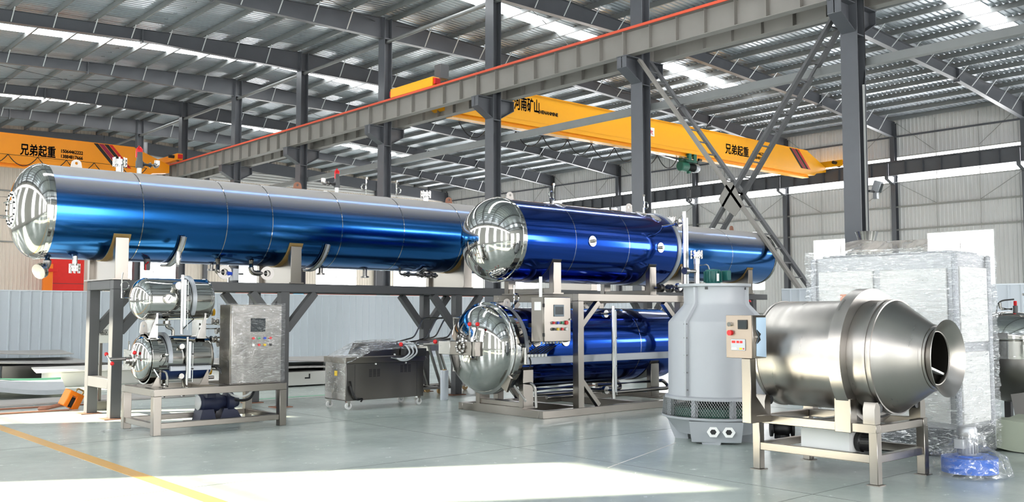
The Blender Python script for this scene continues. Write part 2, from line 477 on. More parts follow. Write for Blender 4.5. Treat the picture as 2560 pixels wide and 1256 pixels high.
for i in range(npan):
    y = YN + i * PW
    for s in (-1, 1):
        sky = any(abs(y + PW / 2 - q) < PW / 2 + .001 for q in SKY_Y)
        place(DM[(s, int(sky))], 'skylight_strip' if sky else 'roof_sheet', (X0, y, zr(X0) + ZD), ceiling)
        if sky: place(DM[(s, 2)], 'roof_sheet', (X0, y, zr(X0) + ZD), ceiling)
# ridge cap under the joint
MB().box(X0 - .25, YN, zr(X0) + ZD + .03, X0 + .25, YF, zr(X0) + ZD + .05).build('ridge_flashing', 'roof_sheet', ceiling)
PX = [X0 + s * (0.4 + 1.47 * i) for s in (-1, 1) for i in range(20)]
pm = MB()
pm.prism([(-.035, 0), (.035, 0), (.035, .018), (.035, .012), (-.023, .012), (-.023, PURLIN_H - .012), (.035, PURLIN_H - .012), (.035, PURLIN_H), (-.035, PURLIN_H)], 'y', YN, YF)
pme = pm.mesh('purlin', 'purlin', Vector((0, 0, 0)))
for x in PX:
    if XL < x < XR: place(pme, 'purlin', (x, 0, zr(x)), ceiling)
def rafter_depth(a):       # a: distance from the ridge
    span = XR - X0
    if a < 7.3: return 0.86 - (0.86 - 0.47) * a / 7.3
    if a < 21.2: return 0.47 + 0.03 * (a - 7.3) / 13.9
    return 0.50 + 0.36 * (a - 21.2) / (span - 21.2)
def rafter_mesh(s):
    mb = MB(); A = [0.17, 7.3, 7.3, 21.2, 21.2, XR - X0 - .2]
    top = [(X0 + s * a, zr(X0 + s * a)) for a in A]; bot = [(X0 + s * a, zr(X0 + s * a) - rafter_depth(a)) for a in A]
    mb.prism(top + bot[::-1], 'y', -.006, .006)
    for (p, q) in zip(top, top[1:]):
        if abs(q[0] - p[0]) > .1: mb.bar((p[0], 0, p[1] - .008), (q[0], 0, q[1] - .008), .24, .016)
    for (p, q) in zip(bot, bot[1:]):
        if abs(q[0] - p[0]) > .1: mb.bar((p[0], 0, p[1] + .008), (q[0], 0, q[1] + .008), .24, .016)
    for a in (7.3, 21.2):
        x = X0 + s * a; mb.box(x - .03, -.13, zr(x) - rafter_depth(a) - .09, x + .03, .13, zr(x) - .0)
    for a in (0.19, XR - X0 - .2):
        x = X0 + s * a; mb.box(x - .02, -.13, zr(x) - rafter_depth(a) - .02, x + .02, .13, zr(x))
    return mb.mesh('rafter', 'steel_grey', Vector((X0, 0, ZRIDGE)))
RM = {s: rafter_mesh(s) for s in (-1, 1)}
fb = MB(); fb.bar((0, 0.02, -.0), (0, -.52, .52), .035, .035); fbm = {}
def fly_mesh(d):
    k = round(d, 2)
    if k not in fbm:
        m = MB(); m.bar((0, -.12, -k + .03), (0, -.62, .02), .032, .032); m.bar((0, .12, -k + .03), (0, .62, .02), .032, .032)
        fbm[k] = m.mesh('fly_brace', 'steel_light')
    return fbm[k]
for k in range(-3, 8):
    for s in (-1, 1):
        r = place(RM[s], 'rafter', (X0, YK(k), ZRIDGE), ceiling)
        if k < 0: continue
        for x in PX:
            if (x - X0) * s > .5 and XL + .5 < x < XR - .5:
                if s < 0 and x < 5: continue
                place(fly_mesh(rafter_depth(abs(x - X0))), 'fly_brace', (x, YK(k), zr(x)), r)
TIEZ = 7.57
# ridge struts, tie beams
for k in range(-1, 8):
    MB().cyl((X0, YK(k) + .1, 12.42), (X0, YK(k + 1) - .1, 12.42), .075, n=12).build('ridge_strut', 'purlin', ceiling)
for x, z in ((X0 + .3, TIEZ),):
    MB().box(x - .1, YK(-1), z - .1, x + .1, YF - .4, z + .1).build('tie_beam', 'purlin', ceiling)
for k in (-1, 2, 5):      # rod bracing under the deck
    for x0, x1 in ((X0 + .5, 35.0), (35.0, XR - .5), (X0 - .5, 7.0)):
        for fl in (0, 1):
            ya, yb = (YK(k), YK(k + 1)) if fl else (YK(k + 1), YK(k))
            MB().cyl((x0, ya, zr(x0) - .18), (x1, yb, zr(x1) - .18), .012, n=6).build('brace_rod', 'dark_grey', ceiling)

# ---- far long wall (X = XR): sheets with a clerestory band and low windows
def sheet_mesh(axis, w, z0, z1, m, name, sgn):
    """corrugated wall sheet of width w along axis, ribs proud to the room"""
    mb = MB(); pr = corr_profile(w, 4, .03); vs = []
    for u, d in pr:
        for z in (z0, z1): vs.append(Vector((sgn * -d, u, z)) if axis == 'y' else Vector((u, sgn * -d, z)))
    nn = len(pr)
    mb.add(vs, [(2 * i, 2 * i + 1, 2 * i + 3, 2 * i + 2) for i in range(nn - 1)])
    off = Vector((sgn * .02, 0, 0)) if axis == 'y' else Vector((0, sgn * .02, 0))
    mb.add([v + off for v in vs], [(2 * i, 2 * i + 2, 2 * i + 3, 2 * i + 1) for i in range(nn - 1)])
    return mb.mesh(name, m, sharp=20)
WB0, WB1 = 8.66, 10.02           # clerestory
LW0, LW1 = 2.97, 5.75            # low windows
wall_right = struct('wall_right', (XR, 30, 0))
SW = 6.74 / 8
ms_full = sheet_mesh('y', SW, 0, WB0, 'wall_sheet', 'wall_sheet', 1)
ms_lo = sheet_mesh('y', SW, 0, LW0, 'wall_sheet', 'wall_sheet', 1)
ms_mid = sheet_mesh('y', SW, LW1, WB0, 'wall_sheet', 'wall_sheet', 1)
ms_up = sheet_mesh('y', SW, WB1, zr(XR) + .4, 'wall_sheet', 'wall_sheet', 1)
for k in range(1, 8):
    for j in range(8):
        y = YK(k) + j * SW
        place(ms_up, 'wall_sheet', (XR, y, 0), wall_right)
        if 2 <= j <= 5:
            place(ms_lo, 'wall_sheet', (XR, y, 0), wall_right); place(ms_mid, 'wall_sheet', (XR, y, 0), wall_right)
        else: place(ms_full, 'wall_sheet', (XR, y, 0), wall_right)
# the stretch of this wall beside the camera, never in view
MB().box(XR, YN, 0, XR + .05, YK(1), WB0).build('wall_cladding', 'wall_sheet', wall_right)
MB().box(XR, YN, WB1, XR + .05, YK(1), zr(XR) + .4).build('wall_cladding', 'wall_sheet', wall_right)
win_n = [0]
def window(axis, c, u0, u1, z0, z1, cols, rows, m='pane', frame='white', fw=.05, glass=False):
    """window in a wall at coordinate c along axis; panes with frame bars"""
    win_n[0] += 1; nm = 'window_%d' % win_n[0]
    def B(mb, ua, ub, za, zb, t): return mb.box(c - t, ua, za, c + t, ub, zb) if axis == 'x' else mb.box(ua, c - t, za, ub, c + t, zb)
    base = (c, (u0 + u1) / 2, z0) if axis == 'x' else ((u0 + u1) / 2, c, z0)
    w = struct(nm, base)
    fr = MB()
    B(fr, u0, u1, z0 - fw, z0, .06); B(fr, u0, u1, z1, z1 + fw, .06); B(fr, u0 - fw, u0, z0 - fw, z1 + fw, .06); B(fr, u1, u1 + fw, z0 - fw, z1 + fw, .06)
    for i in range(1, cols): u = u0 + (u1 - u0) * i / cols; B(fr, u - .02, u + .02, z0, z1, .035)
    for j in range(1, rows): z = z0 + (z1 - z0) * j / rows; B(fr, u0, u1, z - .02, z + .02, .035)
    fr.build('window_frame', frame, w)
    for i in range(cols):
        for j in range(rows):
            p = MB(); B(p, u0 + (u1 - u0) * i / cols, u0 + (u1 - u0) * (i + 1) / cols, z0 + (z1 - z0) * j / rows, z0 + (z1 - z0) * (j + 1) / rows, .006)
            p.build('pane', m, w)
    return w
for k in range(-4, 8):
    window('x', XR + .02, YK(k) + .03, YK(k + 1) - .03, WB0, WB1, 3 if k > 0 else 1, 1, frame='girt')
    if k > 0: window('x', XR + .02, YK(k) + 2 * SW, YK(k) + 6 * SW, LW0, LW1, 2, 2)
wcm = MB()
wcm.box(-.15, -.13, 0, -.138, .13, 11.9).box(.138, -.13, 0, .15, .13, 11.9).box(-.14, -.006, 0, .14, .006, 11.9)
wc_me = wcm.mesh('wall_column', 'steel_grey')
wbk = MB(); wbk.prism([(-.15, 8.5), (-.85, 8.75), (-.85, 8.93), (-.15, 8.93)], 'y', -.1, .1); wbk_me = wbk.mesh('bracket', 'steel_grey')
for k in range(1, 9):
    c = place(wc_me, 'wall_column', (XR - .2, YK(k) - (.2 if k == 8 else 0), 0), wall_right)
    place(wbk_me, 'bracket', (XR - .2, YK(k) - (.2 if k == 8 else 0), 0), c)
    t = MB(); t.tube([(XR - .45, YK(k) - .35, 8.95), (XR - .45, YK(k) - .35, 8.6), (XR - .45, YK(k) + .35, 8.6), (XR - .45, YK(k) + .35, 8.95)], .022, 6)
    t.build('ladder_hoop', 'steel_light', c)
for z, m_ in ((1.5, 'girt'), (6.05, 'girt'), (7.3, 'girt'), (11.16, 'steel_grey')):
    MB().box(XR - .11, YK(1), z - .045, XR - .035, YF, z + .045).build('girt', m_, wall_right)
for k in range(1, 8):
    ym = (YK(k) + YK(k + 1)) / 2; q = 6.74
    for y in (YK(k) + q * .333, YK(k) + q * .667):
        for za, zb in ((5.85, 8.62), (10.1, 11.9)): MB().cyl((XR - .07, y, za), (XR - .07, y, zb), .014, n=6).build('sag_rod', 'girt', wall_right)
    for a, b in ((YK(k) + .15, YK(k) + q * .333), (YK(k + 1) - .15, YK(k) + q * .667)):
        for za, zb in ((8.6, 7.35), (11.9, 10.15)): MB().cyl((XR - .07, a, za), (XR - .07, b, zb), .014, n=6).build('sag_rod', 'girt', wall_right)

# ---- far gable (Y = YF)
wall_back = struct('wall_back', (25, YF, 0))
GW = (XR - X0) / 32
GB0, GB1 = 11.15, 12.35
mg = {z: sheet_mesh('x', GW, z[0], z[1], 'gable_sheet', 'wall_sheet', 1) for z in ((0, GB0), (0, LW0), (LW1, GB0), (GB1, 13.7))}
xs_ = [X0 + GW * i for i in range(-16, 32)]
def lowwin(i): return (i % 8) in (2, 3, 4, 5)
for i, x in enumerate(xs_):
    place(mg[(GB1, 13.7)], 'wall_sheet', (x, YF, 0), wall_back)
    if lowwin(i) and i > 15:
        place(mg[(0, LW0)], 'wall_sheet', (x, YF, 0), wall_back); place(mg[(LW1, GB0)], 'wall_sheet', (x, YF, 0), wall_back)
    else: place(mg[(0, GB0)], 'wall_sheet', (x, YF, 0), wall_back)
MB().box(XL, YF, 0, xs_[0], YF + .05, 13.7).build('wall_cladding', 'gable_sheet', wall_back)
for b in range(2, 6):
    x = xs_[0] + b * 8 * GW
    window('y', YF + .02, x + 2 * GW, x + 6 * GW, LW0, LW1, 2, 2)
for b in range(0, 6):
    x = xs_[0] + b * 8 * GW
    for j in range(6):
        zz = GB0 + j * .2; MB().prism([(YF - .03, zz + .03), (YF - .045, zz + .06), (YF - .045, zz + .18), (YF - .03, zz + .2), (YF + .03, zz + .2), (YF + .03, zz + .03)], 'x', x, x + 8 * GW).build('louvre_slat', 'wall_sheet', wall_back)
    MB().box(x, YF + .03, GB0, x + 8 * GW, YF + .05, GB1).build('louvre_backing', 'dark_grey', wall_back)
    cme = MB().box(x - .13, YF - .35, 0, x + .13, YF - .05, 12.2).build('wall_column', 'steel_grey', wall_back)
for z in (1.4, 6.0, 7.6, 9.2): MB().box(xs_[0], YF - .1, z - .045, XR, YF - .035, z + .045).build('girt', 'girt', wall_back)
for s in (-1, 1):
    xe = XR if s > 0 else XL
    MB().bar((X0, YF - .2, ZRIDGE - .45), (xe, YF - .2, zr(xe) - .45), .2, .8).build('rafter', 'steel_grey', wall_back)

# ---- the wall on the sunny side (X = XL) with tall clear windows, and the unseen near gable with added glowing panes
wall_left = struct('wall_left', (XL, 25, 0))
TALL = [(12.9, 15.0), (20.5, 22.45), (27.3, 29.3), (34.2, 36.2), (41.0, 43.0), (6.4, 8.4), (-.5, 1.5), (-7.4, -5.4), (48, 50), (55, 57)]
TALL.sort(); TZ0, TZ1 = 1.0, 9.5; CL0, CL1 = 10.0, 10.75
edges = [YN] + [e for p in TALL for e in p] + [YF]
MB().box(XL - .05, YN, CL1, XL, YF, zr(XL) + .5).build('wall_cladding', 'wall_sheet', wall_left)
for k in range(-4, 8): window('x', XL - .02, YK(k) + .03, YK(k + 1) - .03, CL0, CL1, 1, 1, frame='girt')
for i in range(0, len(edges), 2): MB().box(XL - .05, edges[i], 0, XL, edges[i + 1], CL0).build('wall_cladding', 'wall_sheet', wall_left)
for a, b in TALL:
    MB().box(XL - .05, a, 0, XL, b, TZ0).build('wall_cladding', 'wall_sheet', wall_left)
    MB().box(XL - .05, a, TZ1, XL, b, CL0).build('wall_cladding', 'wall_sheet', wall_left)
    window('x', XL - .02, a + .03, b - .03, TZ0, TZ1, 1, 4, m='glass', frame='girt', fw=.03)
wall_front = struct('wall_front', (20, YN, 0))
FILL_PANES = [(-3.5, 2.5), (8, 14), (28, 34), (40, 46)]
ed = [XL] + [e for p in FILL_PANES for e in p] + [XR]
for i in range(0, len(ed), 2): MB().box(ed[i], YN - .05, 0, ed[i + 1], YN, 13.7).build('wall_cladding', 'wall_sheet', wall_front)
for a, b in FILL_PANES:
    MB().box(a, YN - .05, 8.5, b, YN, 13.7).build('wall_cladding', 'wall_sheet', wall_front)
    window('y', YN - .02, a + .05, b - .05, 0.3, 8.4, 4, 4, frame='girt')  # out of view, panes made oversized to brighten the hall
    MB().box(a, YN - .05, 0, b, YN, .25).build('wall_cladding', 'wall_sheet', wall_front)

# ================================================================== COLUMNS, RUNWAYS, BRACING
cs = MB(); H_ = 13.38
cs.box(-.18, -.22, .03, -.16, .22, H_).box(.16, -.22, .03, .18, .22, H_).box(-.17, -.008, .03, .17, .008, H_)
cs_me = cs.mesh('shaft', 'steel_grey')
bk = MB()
for s in (-1, 1):
    bk.prism([(s * .16, 8.25), (s * .82, 8.62), (s * .82, 8.95), (s * .16, 8.95)], 'y', -.012, .012)
    bk.bar((s * .16, 0, 8.25), (s * .82, 0, 8.62), .36, .02); bk.bar((s * .16, 0, 8.95), (s * .84, 0, 8.95), .38, .025)
    bk.box(s * .8, -.18, 8.62, s * .82, .18, 8.95)
bk_me = bk.mesh('bracket', 'steel_grey')
cp_me = MB().box(-.17, -.21, 8.18, .17, .21, 8.21).box(-.17, -.21, 12.5, .17, .21, 12.56).mesh('stiffener_plate', 'steel_grey')
bp_me = MB().box(-.3, -.3, 0, .3, .3, .03).mesh('base_plate', 'steel_grey')
CLAB = {0: 'thick grey steel column with a pale conduit, nearest of the row behind the wrapped cabinet',
        1: 'grey steel column rising behind the short blue tank where the ladder bracing starts',
        2: 'grey steel column directly above the polished dome of the short blue tank',
        3: 'grey steel column crossing the near end of the right yellow crane girder lettering side',
        4: 'grey steel column standing above the left half of the long blue tank',
        5: 'grey steel column fifth along the row, left of the one above the long tank',
        6: 'thin distant grey column just right of the left crane end carriage',
        7: 'farthest thin grey column of the row, before the far gable'}
CLAB[3] = 'grey steel column fourth along the row, above the red-capped valve on the long tank'
columns = {}
for k in range(0, 8):
    c = thing('steel_column', (X0, YK(k), 0), CLAB[k], 'column', 'row of grey steel columns under the crane runway')
    place(cs_me, 'shaft', (X0, YK(k), 0), c); place(bk_me, 'bracket', (X0, YK(k), 0), c)
    place(cp_me, 'stiffener_plate', (X0, YK(k), 0), c); place(bp_me, 'base_plate', (X0, YK(k), 0), c)
    columns[k] = c
cd = MB(); cd.tube([(X0 + .12, YK(0) - .19, 2.2), (X0 + .12, YK(0) - .19, 7.0)], .03, 8)
cd.build('conduit', 'white', columns[0])
wire = MB(); wire.tube([(X0 + .12, YK(0) - .19, 7.0), (X0 + .2, YK(0) - .22, 7.6), (X0 - .1, YK(0) - .35, 8.9), (X0 + .05, YK(0) - .3, 9.6)], .01, 6, bend=.3)
wire.build('cable', 'black', columns[0])

seg = MB(); L_ = 6.74
seg.box(-.17, .01, .70, .17, L_ - .01, .72).box(-.14, .01, 0, .14, L_ - .01, .02).box(-.006, .01, .02, .006, L_ - .01, .70)
seg_me = seg.mesh('girder', 'runway')
st_me = MB().box(-.135, -.006, .02, .135, .006, .70).mesh('stiffener', 'runway')
je_me = MB().box(-.15, -.02, .0, .15, .02, .70).mesh('end_plate', 'runway')
seg_dk = seg.mesh('girder', 'steel_grey'); st_dk = MB().box(-.135, -.006, .02, .135, .006, .70).mesh('stiffener', 'steel_grey'); je_dk = MB().box(-.15, -.02, .0, .15, .02, .70).mesh('end_plate', 'steel_grey')
def runway(x, z, ks, label, rail_mat):
    sg_, st_, je_ = (seg_dk, st_dk, je_dk) if x > 40 else (seg_me, st_me, je_me)
    t = thing('crane_runway', (x, YK(ks[0]), z), label, 'crane runway')
    for k in ks:
        g = place(sg_, 'girder', (x, YK(k), z), t)
        for j in range(1, 7): place(st_, 'stiffener', (x, YK(k) + L_ * j / 7, z), g)
        place(je_, 'end_plate', (x, YK(k) + .02, z), g)
    MB().box(x - .035, YK(ks[0]), z + .72, x + .035, YK(ks[-1] + 1), z + .80).build('rail', 'steel_grey', t)
    if rail_mat == 'rail_red': MB().box(x - .215, YK(ks[0]), z + .70, x - .172, YK(ks[-1] + 1), z + .775).build('conductor_bar', rail_mat, t)
    return t
runway(20.6, 8.98, list(range(-1, 8)), 'grey riveted-looking crane runway beam with red rail on top', 'rail_red')
runway(21.8, 8.98, list(range(-1, 8)), 'second grey crane runway beam running behind the red-railed one', 'steel_grey')
runway(49.2, 8.93, list(range(0, 8)), 'dark crane runway beam along the windows of the far long wall', 'steel_grey')
for o in [o for o in bpy.data.objects if o.name.startswith('crane_runway')]:
    if 'riveted' in o['label']: o['label'] = 'grey crane runway beam with a bright red bar along its top edge'

# ladder-like X bracing between the two right-hand columns
xb = thing('cross_brace', (X0, (YK(0) + YK(1)) / 2, 0), 'crossed ladder-like steel bracing between the two right-hand columns', 'bracing')
def diag(ya, za, yb, zb, mats):
    for i, dx in enumerate((-.25, .25)):
        MB().bar((X0 + dx, ya, za), (X0 + dx, yb, zb), .07, .16, up=(1, 0, 0)).build('chord', mats[i], xb)
    n = 22
    for i in range(1, n):
        t = i / n; y = ya + (yb - ya) * t; z = za + (zb - za) * t
        MB().box(X0 - .25, y - .03, z - .012, X0 + .25, y + .03, z + .016).build('rung', 'rack_grey', xb)
diag(18.2, 8.9, 11.85, .5, ('runway', 'rack_grey'))
diag(11.85, 8.9, 18.2, .5, ('rack_grey', 'rack_grey'))
MB().prism([(14.62, 4.35), (14.95, 4.95), (15.1, 5.0), (15.42, 4.55), (15.3, 4.35), (14.9, 4.05)], 'x', X0 - .33, X0 - .315).build('gusset_plate', 'runway', xb)
# ================================================================== OVERHEAD CRANES
def crane(y, xa, xb_, z0, z1, m, label, tilt_left):
    """box girder crane along X with tapered ends, lower flange track and end carriages"""
    t = thing('overhead_crane', ((xa + xb_) / 2, y, z0), label, 'crane')
    w = .32; zt = z0 + .34
    body = MB(); tp = 1.9
    body.prism([(xa, z1 - .62), (xa + tp, z1), (xb_ - tp, z1), (xb_, z1 - .75), (xb_, zt + .1), (xb_ - .9, zt), (xa + .6, zt), (xa, zt + .15)], 'y', y - w, y + w)
    g = body.build('girder', m, t)
    MB().prism([(xa + 1.0, zt), (xb_ - 1.2, zt), (xb_ - 1.6, z0 + .05), (xa + 1.4, z0 + .05)], 'y', y - .1, y + .1).build('lower_web', m, t)
    MB().prism([(xa + tp, z1), (xb_ - tp, z1), (xb_ - tp, z1 + .02), (xa + tp, z1 + .02)], 'y', y - w - .03, y + w + .03).build('top_flange', m, t)
    MB().prism([(xa + .6, zt), (xb_ - .9, zt), (xb_ - 1.2, z0 + .16), (xa + .9, z0 + .16)], 'y', y - w * .98, y + w * .98).build('sloped_skirt', m, t)
    MB().box(xa + 1.4, y - .2, z0, xb_ - 1.6, y + .2, z0 + .05).build('track_flange', m, t)
    for x in (xa - .25, xb_ + .15):
        e = MB().box(x - .16, y - 1.35, 9.78, x + .16, y + 1.35, 10.12, .01).build('end_carriage', m, t)
        for s in (-1, 1):
            MB().cyl((x - .06, y + s * 1.05, 9.86), (x + .06, y + s * 1.05, 9.86), .13, n=16).build('wheel', 'dark_grey', e)
            MB().box(x - .12, y + s * 1.35, 9.84, x + .12, y + s * 1.47, 10.06, .01).build('buffer', 'red', e)
        if x > 21 or x < 0 or y > 40: MB().cyl((x - .45, y - .95, 9.98), (x - .12, y - .95, 9.98), .09, n=14).build('travel_motor', 'black', e)
    return t
CR = crane(29.0, 20.85, 48.9, 9.06, 10.52, 'crane_orange2', 'bright yellow overhead crane girder spanning the right half of the hall', 0)
CLft = crane(51.5, -6.5, 20.1, 8.72, 10.34, 'crane_orange', 'orange overhead crane girder at upper left above the long blue tank', 0)
yf = 29 - .325
lettering('河南矿山', .62, 'ink', (25.3, yf, 9.83), CR, width=1.4, bold=.014)
lettering('HENANMINE', .2, 'ink', (26.72, yf, 9.80), CR, width=1.05, bold=.008)
lettering('兄弟起重', .56, 'ink', (39.45, yf, 9.60), CR, width=2.0, bold=.012)
lettering('15064462222', .22, 'ink', (41.75, yf, 9.78), CR, width=1.25, bold=.006)
lettering('13884817666', .22, 'ink', (41.75, yf, 9.55), CR, width=1.25, bold=.006)
MB().box(33.35, yf - .006, 9.72, 34.0, yf, 10.12).build('capacity_sign', 'white', CR)
lettering('10t', .36, 'red', (33.42, yf - .008, 9.8), CR)
# round maker's mark before the characters
rg = MB(); rg.tube([(25.02 + .2 * math.cos(a) * (1 if i % 2 else .86), yf - .004, 10.05 + .26 * math.sin(a)) for i, a in enumerate([2 * PI * k / 12 for k in range(12)])], .02, 6, closed=True)
rg.build('emblem', 'ink', CR)
def stripes(t, y, x, z0, z1, lean):
    for i, (m, a, b) in enumerate((('ink', 0, .22), ('crimson', .25, .5), ('ink', .53, .75), ('red', .78, .95))):
        MB().prism([(x + a, z1), (x + b, z1), (x + b + lean, z0), (x + a + lean, z0)], 'y', y - .004, y).build('warning_stripe', m, t)
stripes(CR, yf, 45.2, 9.5, 10.5, 1.15)
yl = 51.5 - .325
lettering('兄弟起重', .62, 'ink', (12.62, yl, 9.40), CLft, width=1.65, bold=.016)
lettering('15064462222', .24, 'ink', (14.5, yl, 9.66), CLft, width=1.06, bold=.01)
lettering('13884817666', .24, 'ink', (14.5, yl, 9.40), CLft, width=1.06, bold=.01)
stripes(CLft, yl, 16.1, 9.2, 10.33, 1.0)
MB().cyl((18.9, 51.5, 10.1), (18.9, 51.5, 10.75), .1, n=12).build('beacon', 'motor_grey', CLft)
# festoon cables
def festoon(t, y, z, xs, drop):
    MB().cyl((xs[0], y, z), (xs[-1], y, z), .012, n=6).build('festoon_wire', 'black', t)
    for a, b in zip(xs, xs[1:]):
        pts = [(a + (b - a) * i / 10, y, z - drop * (1 - (2 * i / 10 - 1) ** 2)) for i in range(11)]
        MB().tube(pts, .022, 6).build('festoon_loop', 'black', t)
festoon(CR, 29.35, 9.05, [23 + 1.5 * i for i in range(10)], .55)
festoon(CLft, 51.0, 9.28, [8 + 1.35 * i for i in range(9)], .5)
bxc = MB().box(21.45, 28.5, 10.4, 21.85, 28.9, 10.95, .01).build('switch_box', 'rack_grey', CR)
# hoist hanging under the yellow girder
HX = 36.95
ho = thing('electric_hoist', (HX, 29, 8.3), 'green wire-rope hoist hanging under the yellow crane girder', 'hoist')
MB().lathe([(0, 0), (0, .2), (.04, .24), (.5, .24), (.52, .22), (.52, 0)], (HX - .72, 29, 8.62), (1, 0, 0), 24).build('motor_housing', 'hoist_green', ho)
dr = MB(); dr.lathe([(0, .0), (0, .2)] + [(.02 + .5 * i / 20, .2 if i % 2 else .17) for i in range(21)] + [(.54, .2), (.54, 0)], (HX - .2, 29, 8.62), (1, 0, 0), 20)
dr.build('rope_drum', 'black', ho)
MB().lathe([(0, 0), (0, .22), (.06, .24), (.3, .2), (.34, 0)], (HX + .34, 29, 8.62), (1, 0, 0), 24).build('gear_end', 'motor_grey', ho)
MB().box(HX - .45, 28.8, 8.84, HX + .4, 29.2, 8.93, .01).build('trolley_plate', 'hoist_green', ho)
for dx in (-.3, .1):
    for s in (-1, 1):
        MB().cyl((HX + dx, 29 + s * .17, 9.12), (HX + dx, 29 + s * .29, 9.12), .12, n=14).build('trolley_wheel', 'hoist_green', ho)
        MB().box(HX + dx - .1, 29 + s * .29, 8.9, HX + dx + .1, 29 + s * .32, 9.22).build('side_plate', 'hoist_green', ho)
MB().cyl((HX + .42, 28.75, 9.0), (HX + .62, 28.75, 9.0), .07, n=12).build('trolley_motor', 'black', ho)
for dx in (-.12, .06): MB().cyl((HX + dx, 28.95, 8.42), (HX + dx, 28.95, 7.5), .012, n=6).build('rope', 'dark_grey', ho)
MB().box(HX - .16, 28.88, 8.3, HX - .02, 29.02, 8.42).build('rope_guide', 'hoist_green', ho)
hk = MB(); hk.cyl((HX - .1, 28.95, 7.5), (HX - .1, 28.95, 7.15), .1, n=12); hk.tube([(HX - .1, 28.95, 7.15), (HX - .1, 28.95, 7.0), (HX, 28.95, 6.9), (HX + .1, 28.95, 7.0), (HX + .06, 28.95, 7.08)], .03, 8, bend=.06)
hk.build('hook', 'dark_grey', ho)
# ================================================================== FENCES
def fence(p, q, label, post_every=3):
    p, q = Vector(p), Vector(q); d = q - p; L = d.length; d.normalize(); nrm = Vector((d.y, -d.x, 0))
    t = thing('hoarding_fence', tuple((p + q) / 2), label, 'fence')
    w = .76; n = int(L / w); rotz = math.atan2(d.y, d.x)
    pm_ = MB(); pr = []
    for i in range(3):
        a = w * i / 3; pr += [(a, 0), (a + .205, 0), (a + .215, -.022), (a + .243, -.022)]
    pr.append((w - .002, 0)); vs = []
    for u, dd in pr: vs += [Vector((u, dd, .05)), Vector((u, dd, 2.1))]
    pm_.add(vs, [(2 * i, 2 * i + 1, 2 * i + 3, 2 * i + 2) for i in range(len(pr) - 1)])
    pm_.add([v + Vector((0, .015, 0)) for v in vs], [(2 * i, 2 * i + 2, 2 * i + 3, 2 * i + 1) for i in range(len(pr) - 1)])
    me = pm_.mesh('fence_panel', 'fence', sharp=20)
    for i in range(n): place(me, 'fence_panel', p + d * (i * w), t, (0, 0, rotz))
    po = MB().box(-.03, .03, 0, .03, .09, 2.1).mesh('post', 'fence_rib')
    for i in range(0, n + 1, post_every): place(po, 'post', p + d * (i * w), t, (0, 0, rotz))
    c = MB().bar(p + Vector((0, 0, 2.1)), p + d * (n * w) + Vector((0, 0, 2.1)), .05, .03).build('top_rail', 'fence_rib', t)
    b = MB().bar(p + Vector((0, 0, .04)), p + d * (n * w) + Vector((0, 0, .04)), .05, .08).build('bottom_rail', 'fence_rib', t)
    return t
fence((2.5, 27.0, 0), (32.0, 27.0, 0), 'pale grey-blue corrugated hoarding fence behind the machines, running across the left')
fence((20.45, 13.25, 0), (20.45, -3.0, 0), 'short pale hoarding fence at right behind the wrapped cabinet and kettle')

# ================================================================== SUPPORT RACK UNDER THE LONG TANK
RX = (4.82, 7.46, 11.02, 14.5, 17.6, 20.45); RY = (14.11, 15.12); RZ = 1.99; PS = .15
rack = thing('support_rack', (12.6, 14.6, 0), 'dark grey steel rack carrying the long blue tank', 'rack')
for x in RX:
    for y in RY:
        MB().box(x - PS / 2, y - PS / 2, .012, x + PS / 2, y + PS / 2, RZ - .135, .006).build('post', 'rack_grey', rack)
        MB().box(x - .17, y - .13, 0, x + .13, y + .13, .012).build('base_plate', 'rust', rack)
    MB().box(x - PS / 2, RY[0] + PS / 2, RZ - .135, x + PS / 2, RY[1] - PS / 2, RZ, .006).build('cross_beam', 'rack_grey', rack)
MB().box(RX[0] - .075, RY[0] + .075, .42, RX[0] + .075, RY[1] - .075, .57, .006).build('cross_beam', 'rack_grey', rack)
for y in RY: MB().box(RX[0] - PS / 2, y - PS / 2, RZ - .135, 21.0, y + PS / 2, RZ, .006).build('long_beam', 'rack_grey', rack)
for y in RY:
    for i, x in enumerate(RX):
        for s in (-1, 1):
            if (i == 0 and s < 0) or (i == 5 and s > 0): continue
            MB().bar((x + s * .05, y, 1.24), (x + s * .56, y, RZ - .145), .12, .12, .005).build('knee_brace', 'rack_grey', rack)

# ================================================================== LONG BLUE TANK
TY, TZ, TR = 14.6, 2.955, .672
TX0, TX1 = 3.86, 21.28
tank = thing('long_tank', ((TX0 + TX1) / 2, TY, RZ), 'very long horizontal tank in pale brushed blue on the dark rack', 'tank')
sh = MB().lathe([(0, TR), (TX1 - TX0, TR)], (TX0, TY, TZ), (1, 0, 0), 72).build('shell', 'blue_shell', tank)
for x in (5.11, 6.40, 7.16, 8.44, 9.70, 11.01, 12.6, 14.2, 15.8, 17.42, 19.4):
    MB().lathe([(-.006, TR + .001), (-.006, TR + .004), (.006, TR + .004), (.006, TR + .001)], (x, TY, TZ), (1, 0, 0), 72).build('seam_strip', 'chrome', tank)
for x, s in ((TX0, -1), (TX1, 1)):
    hd = MB().lathe([(-.06, TR + .006), (0, TR + .006)] + [(.005 + a, b) for a, b in ellip_head(TR + .004, .36 if s < 0 else .05, 18)], (x, TY, TZ), (s, 0, 0), 64).build('dished_head', 'polished', tank)
    MB().lathe([(-.02, TR + .004), (-.02, TR + .014), (.02, TR + .014), (.02, TR + .004)], (x, TY, TZ), (1, 0, 0), 64).build('rim_band', 'chrome', hd)
mwx = 3.62
mw = MB().lathe([(-.12, .22), (.0, .22), (.0, .255), (.055, .255), (.055, .235), (.06, .255), (.11, .255), (.115, 0)], (mwx, TY, TZ), (-1, 0, 0), 40).build('manway_cover', 'white_glossy', tank)
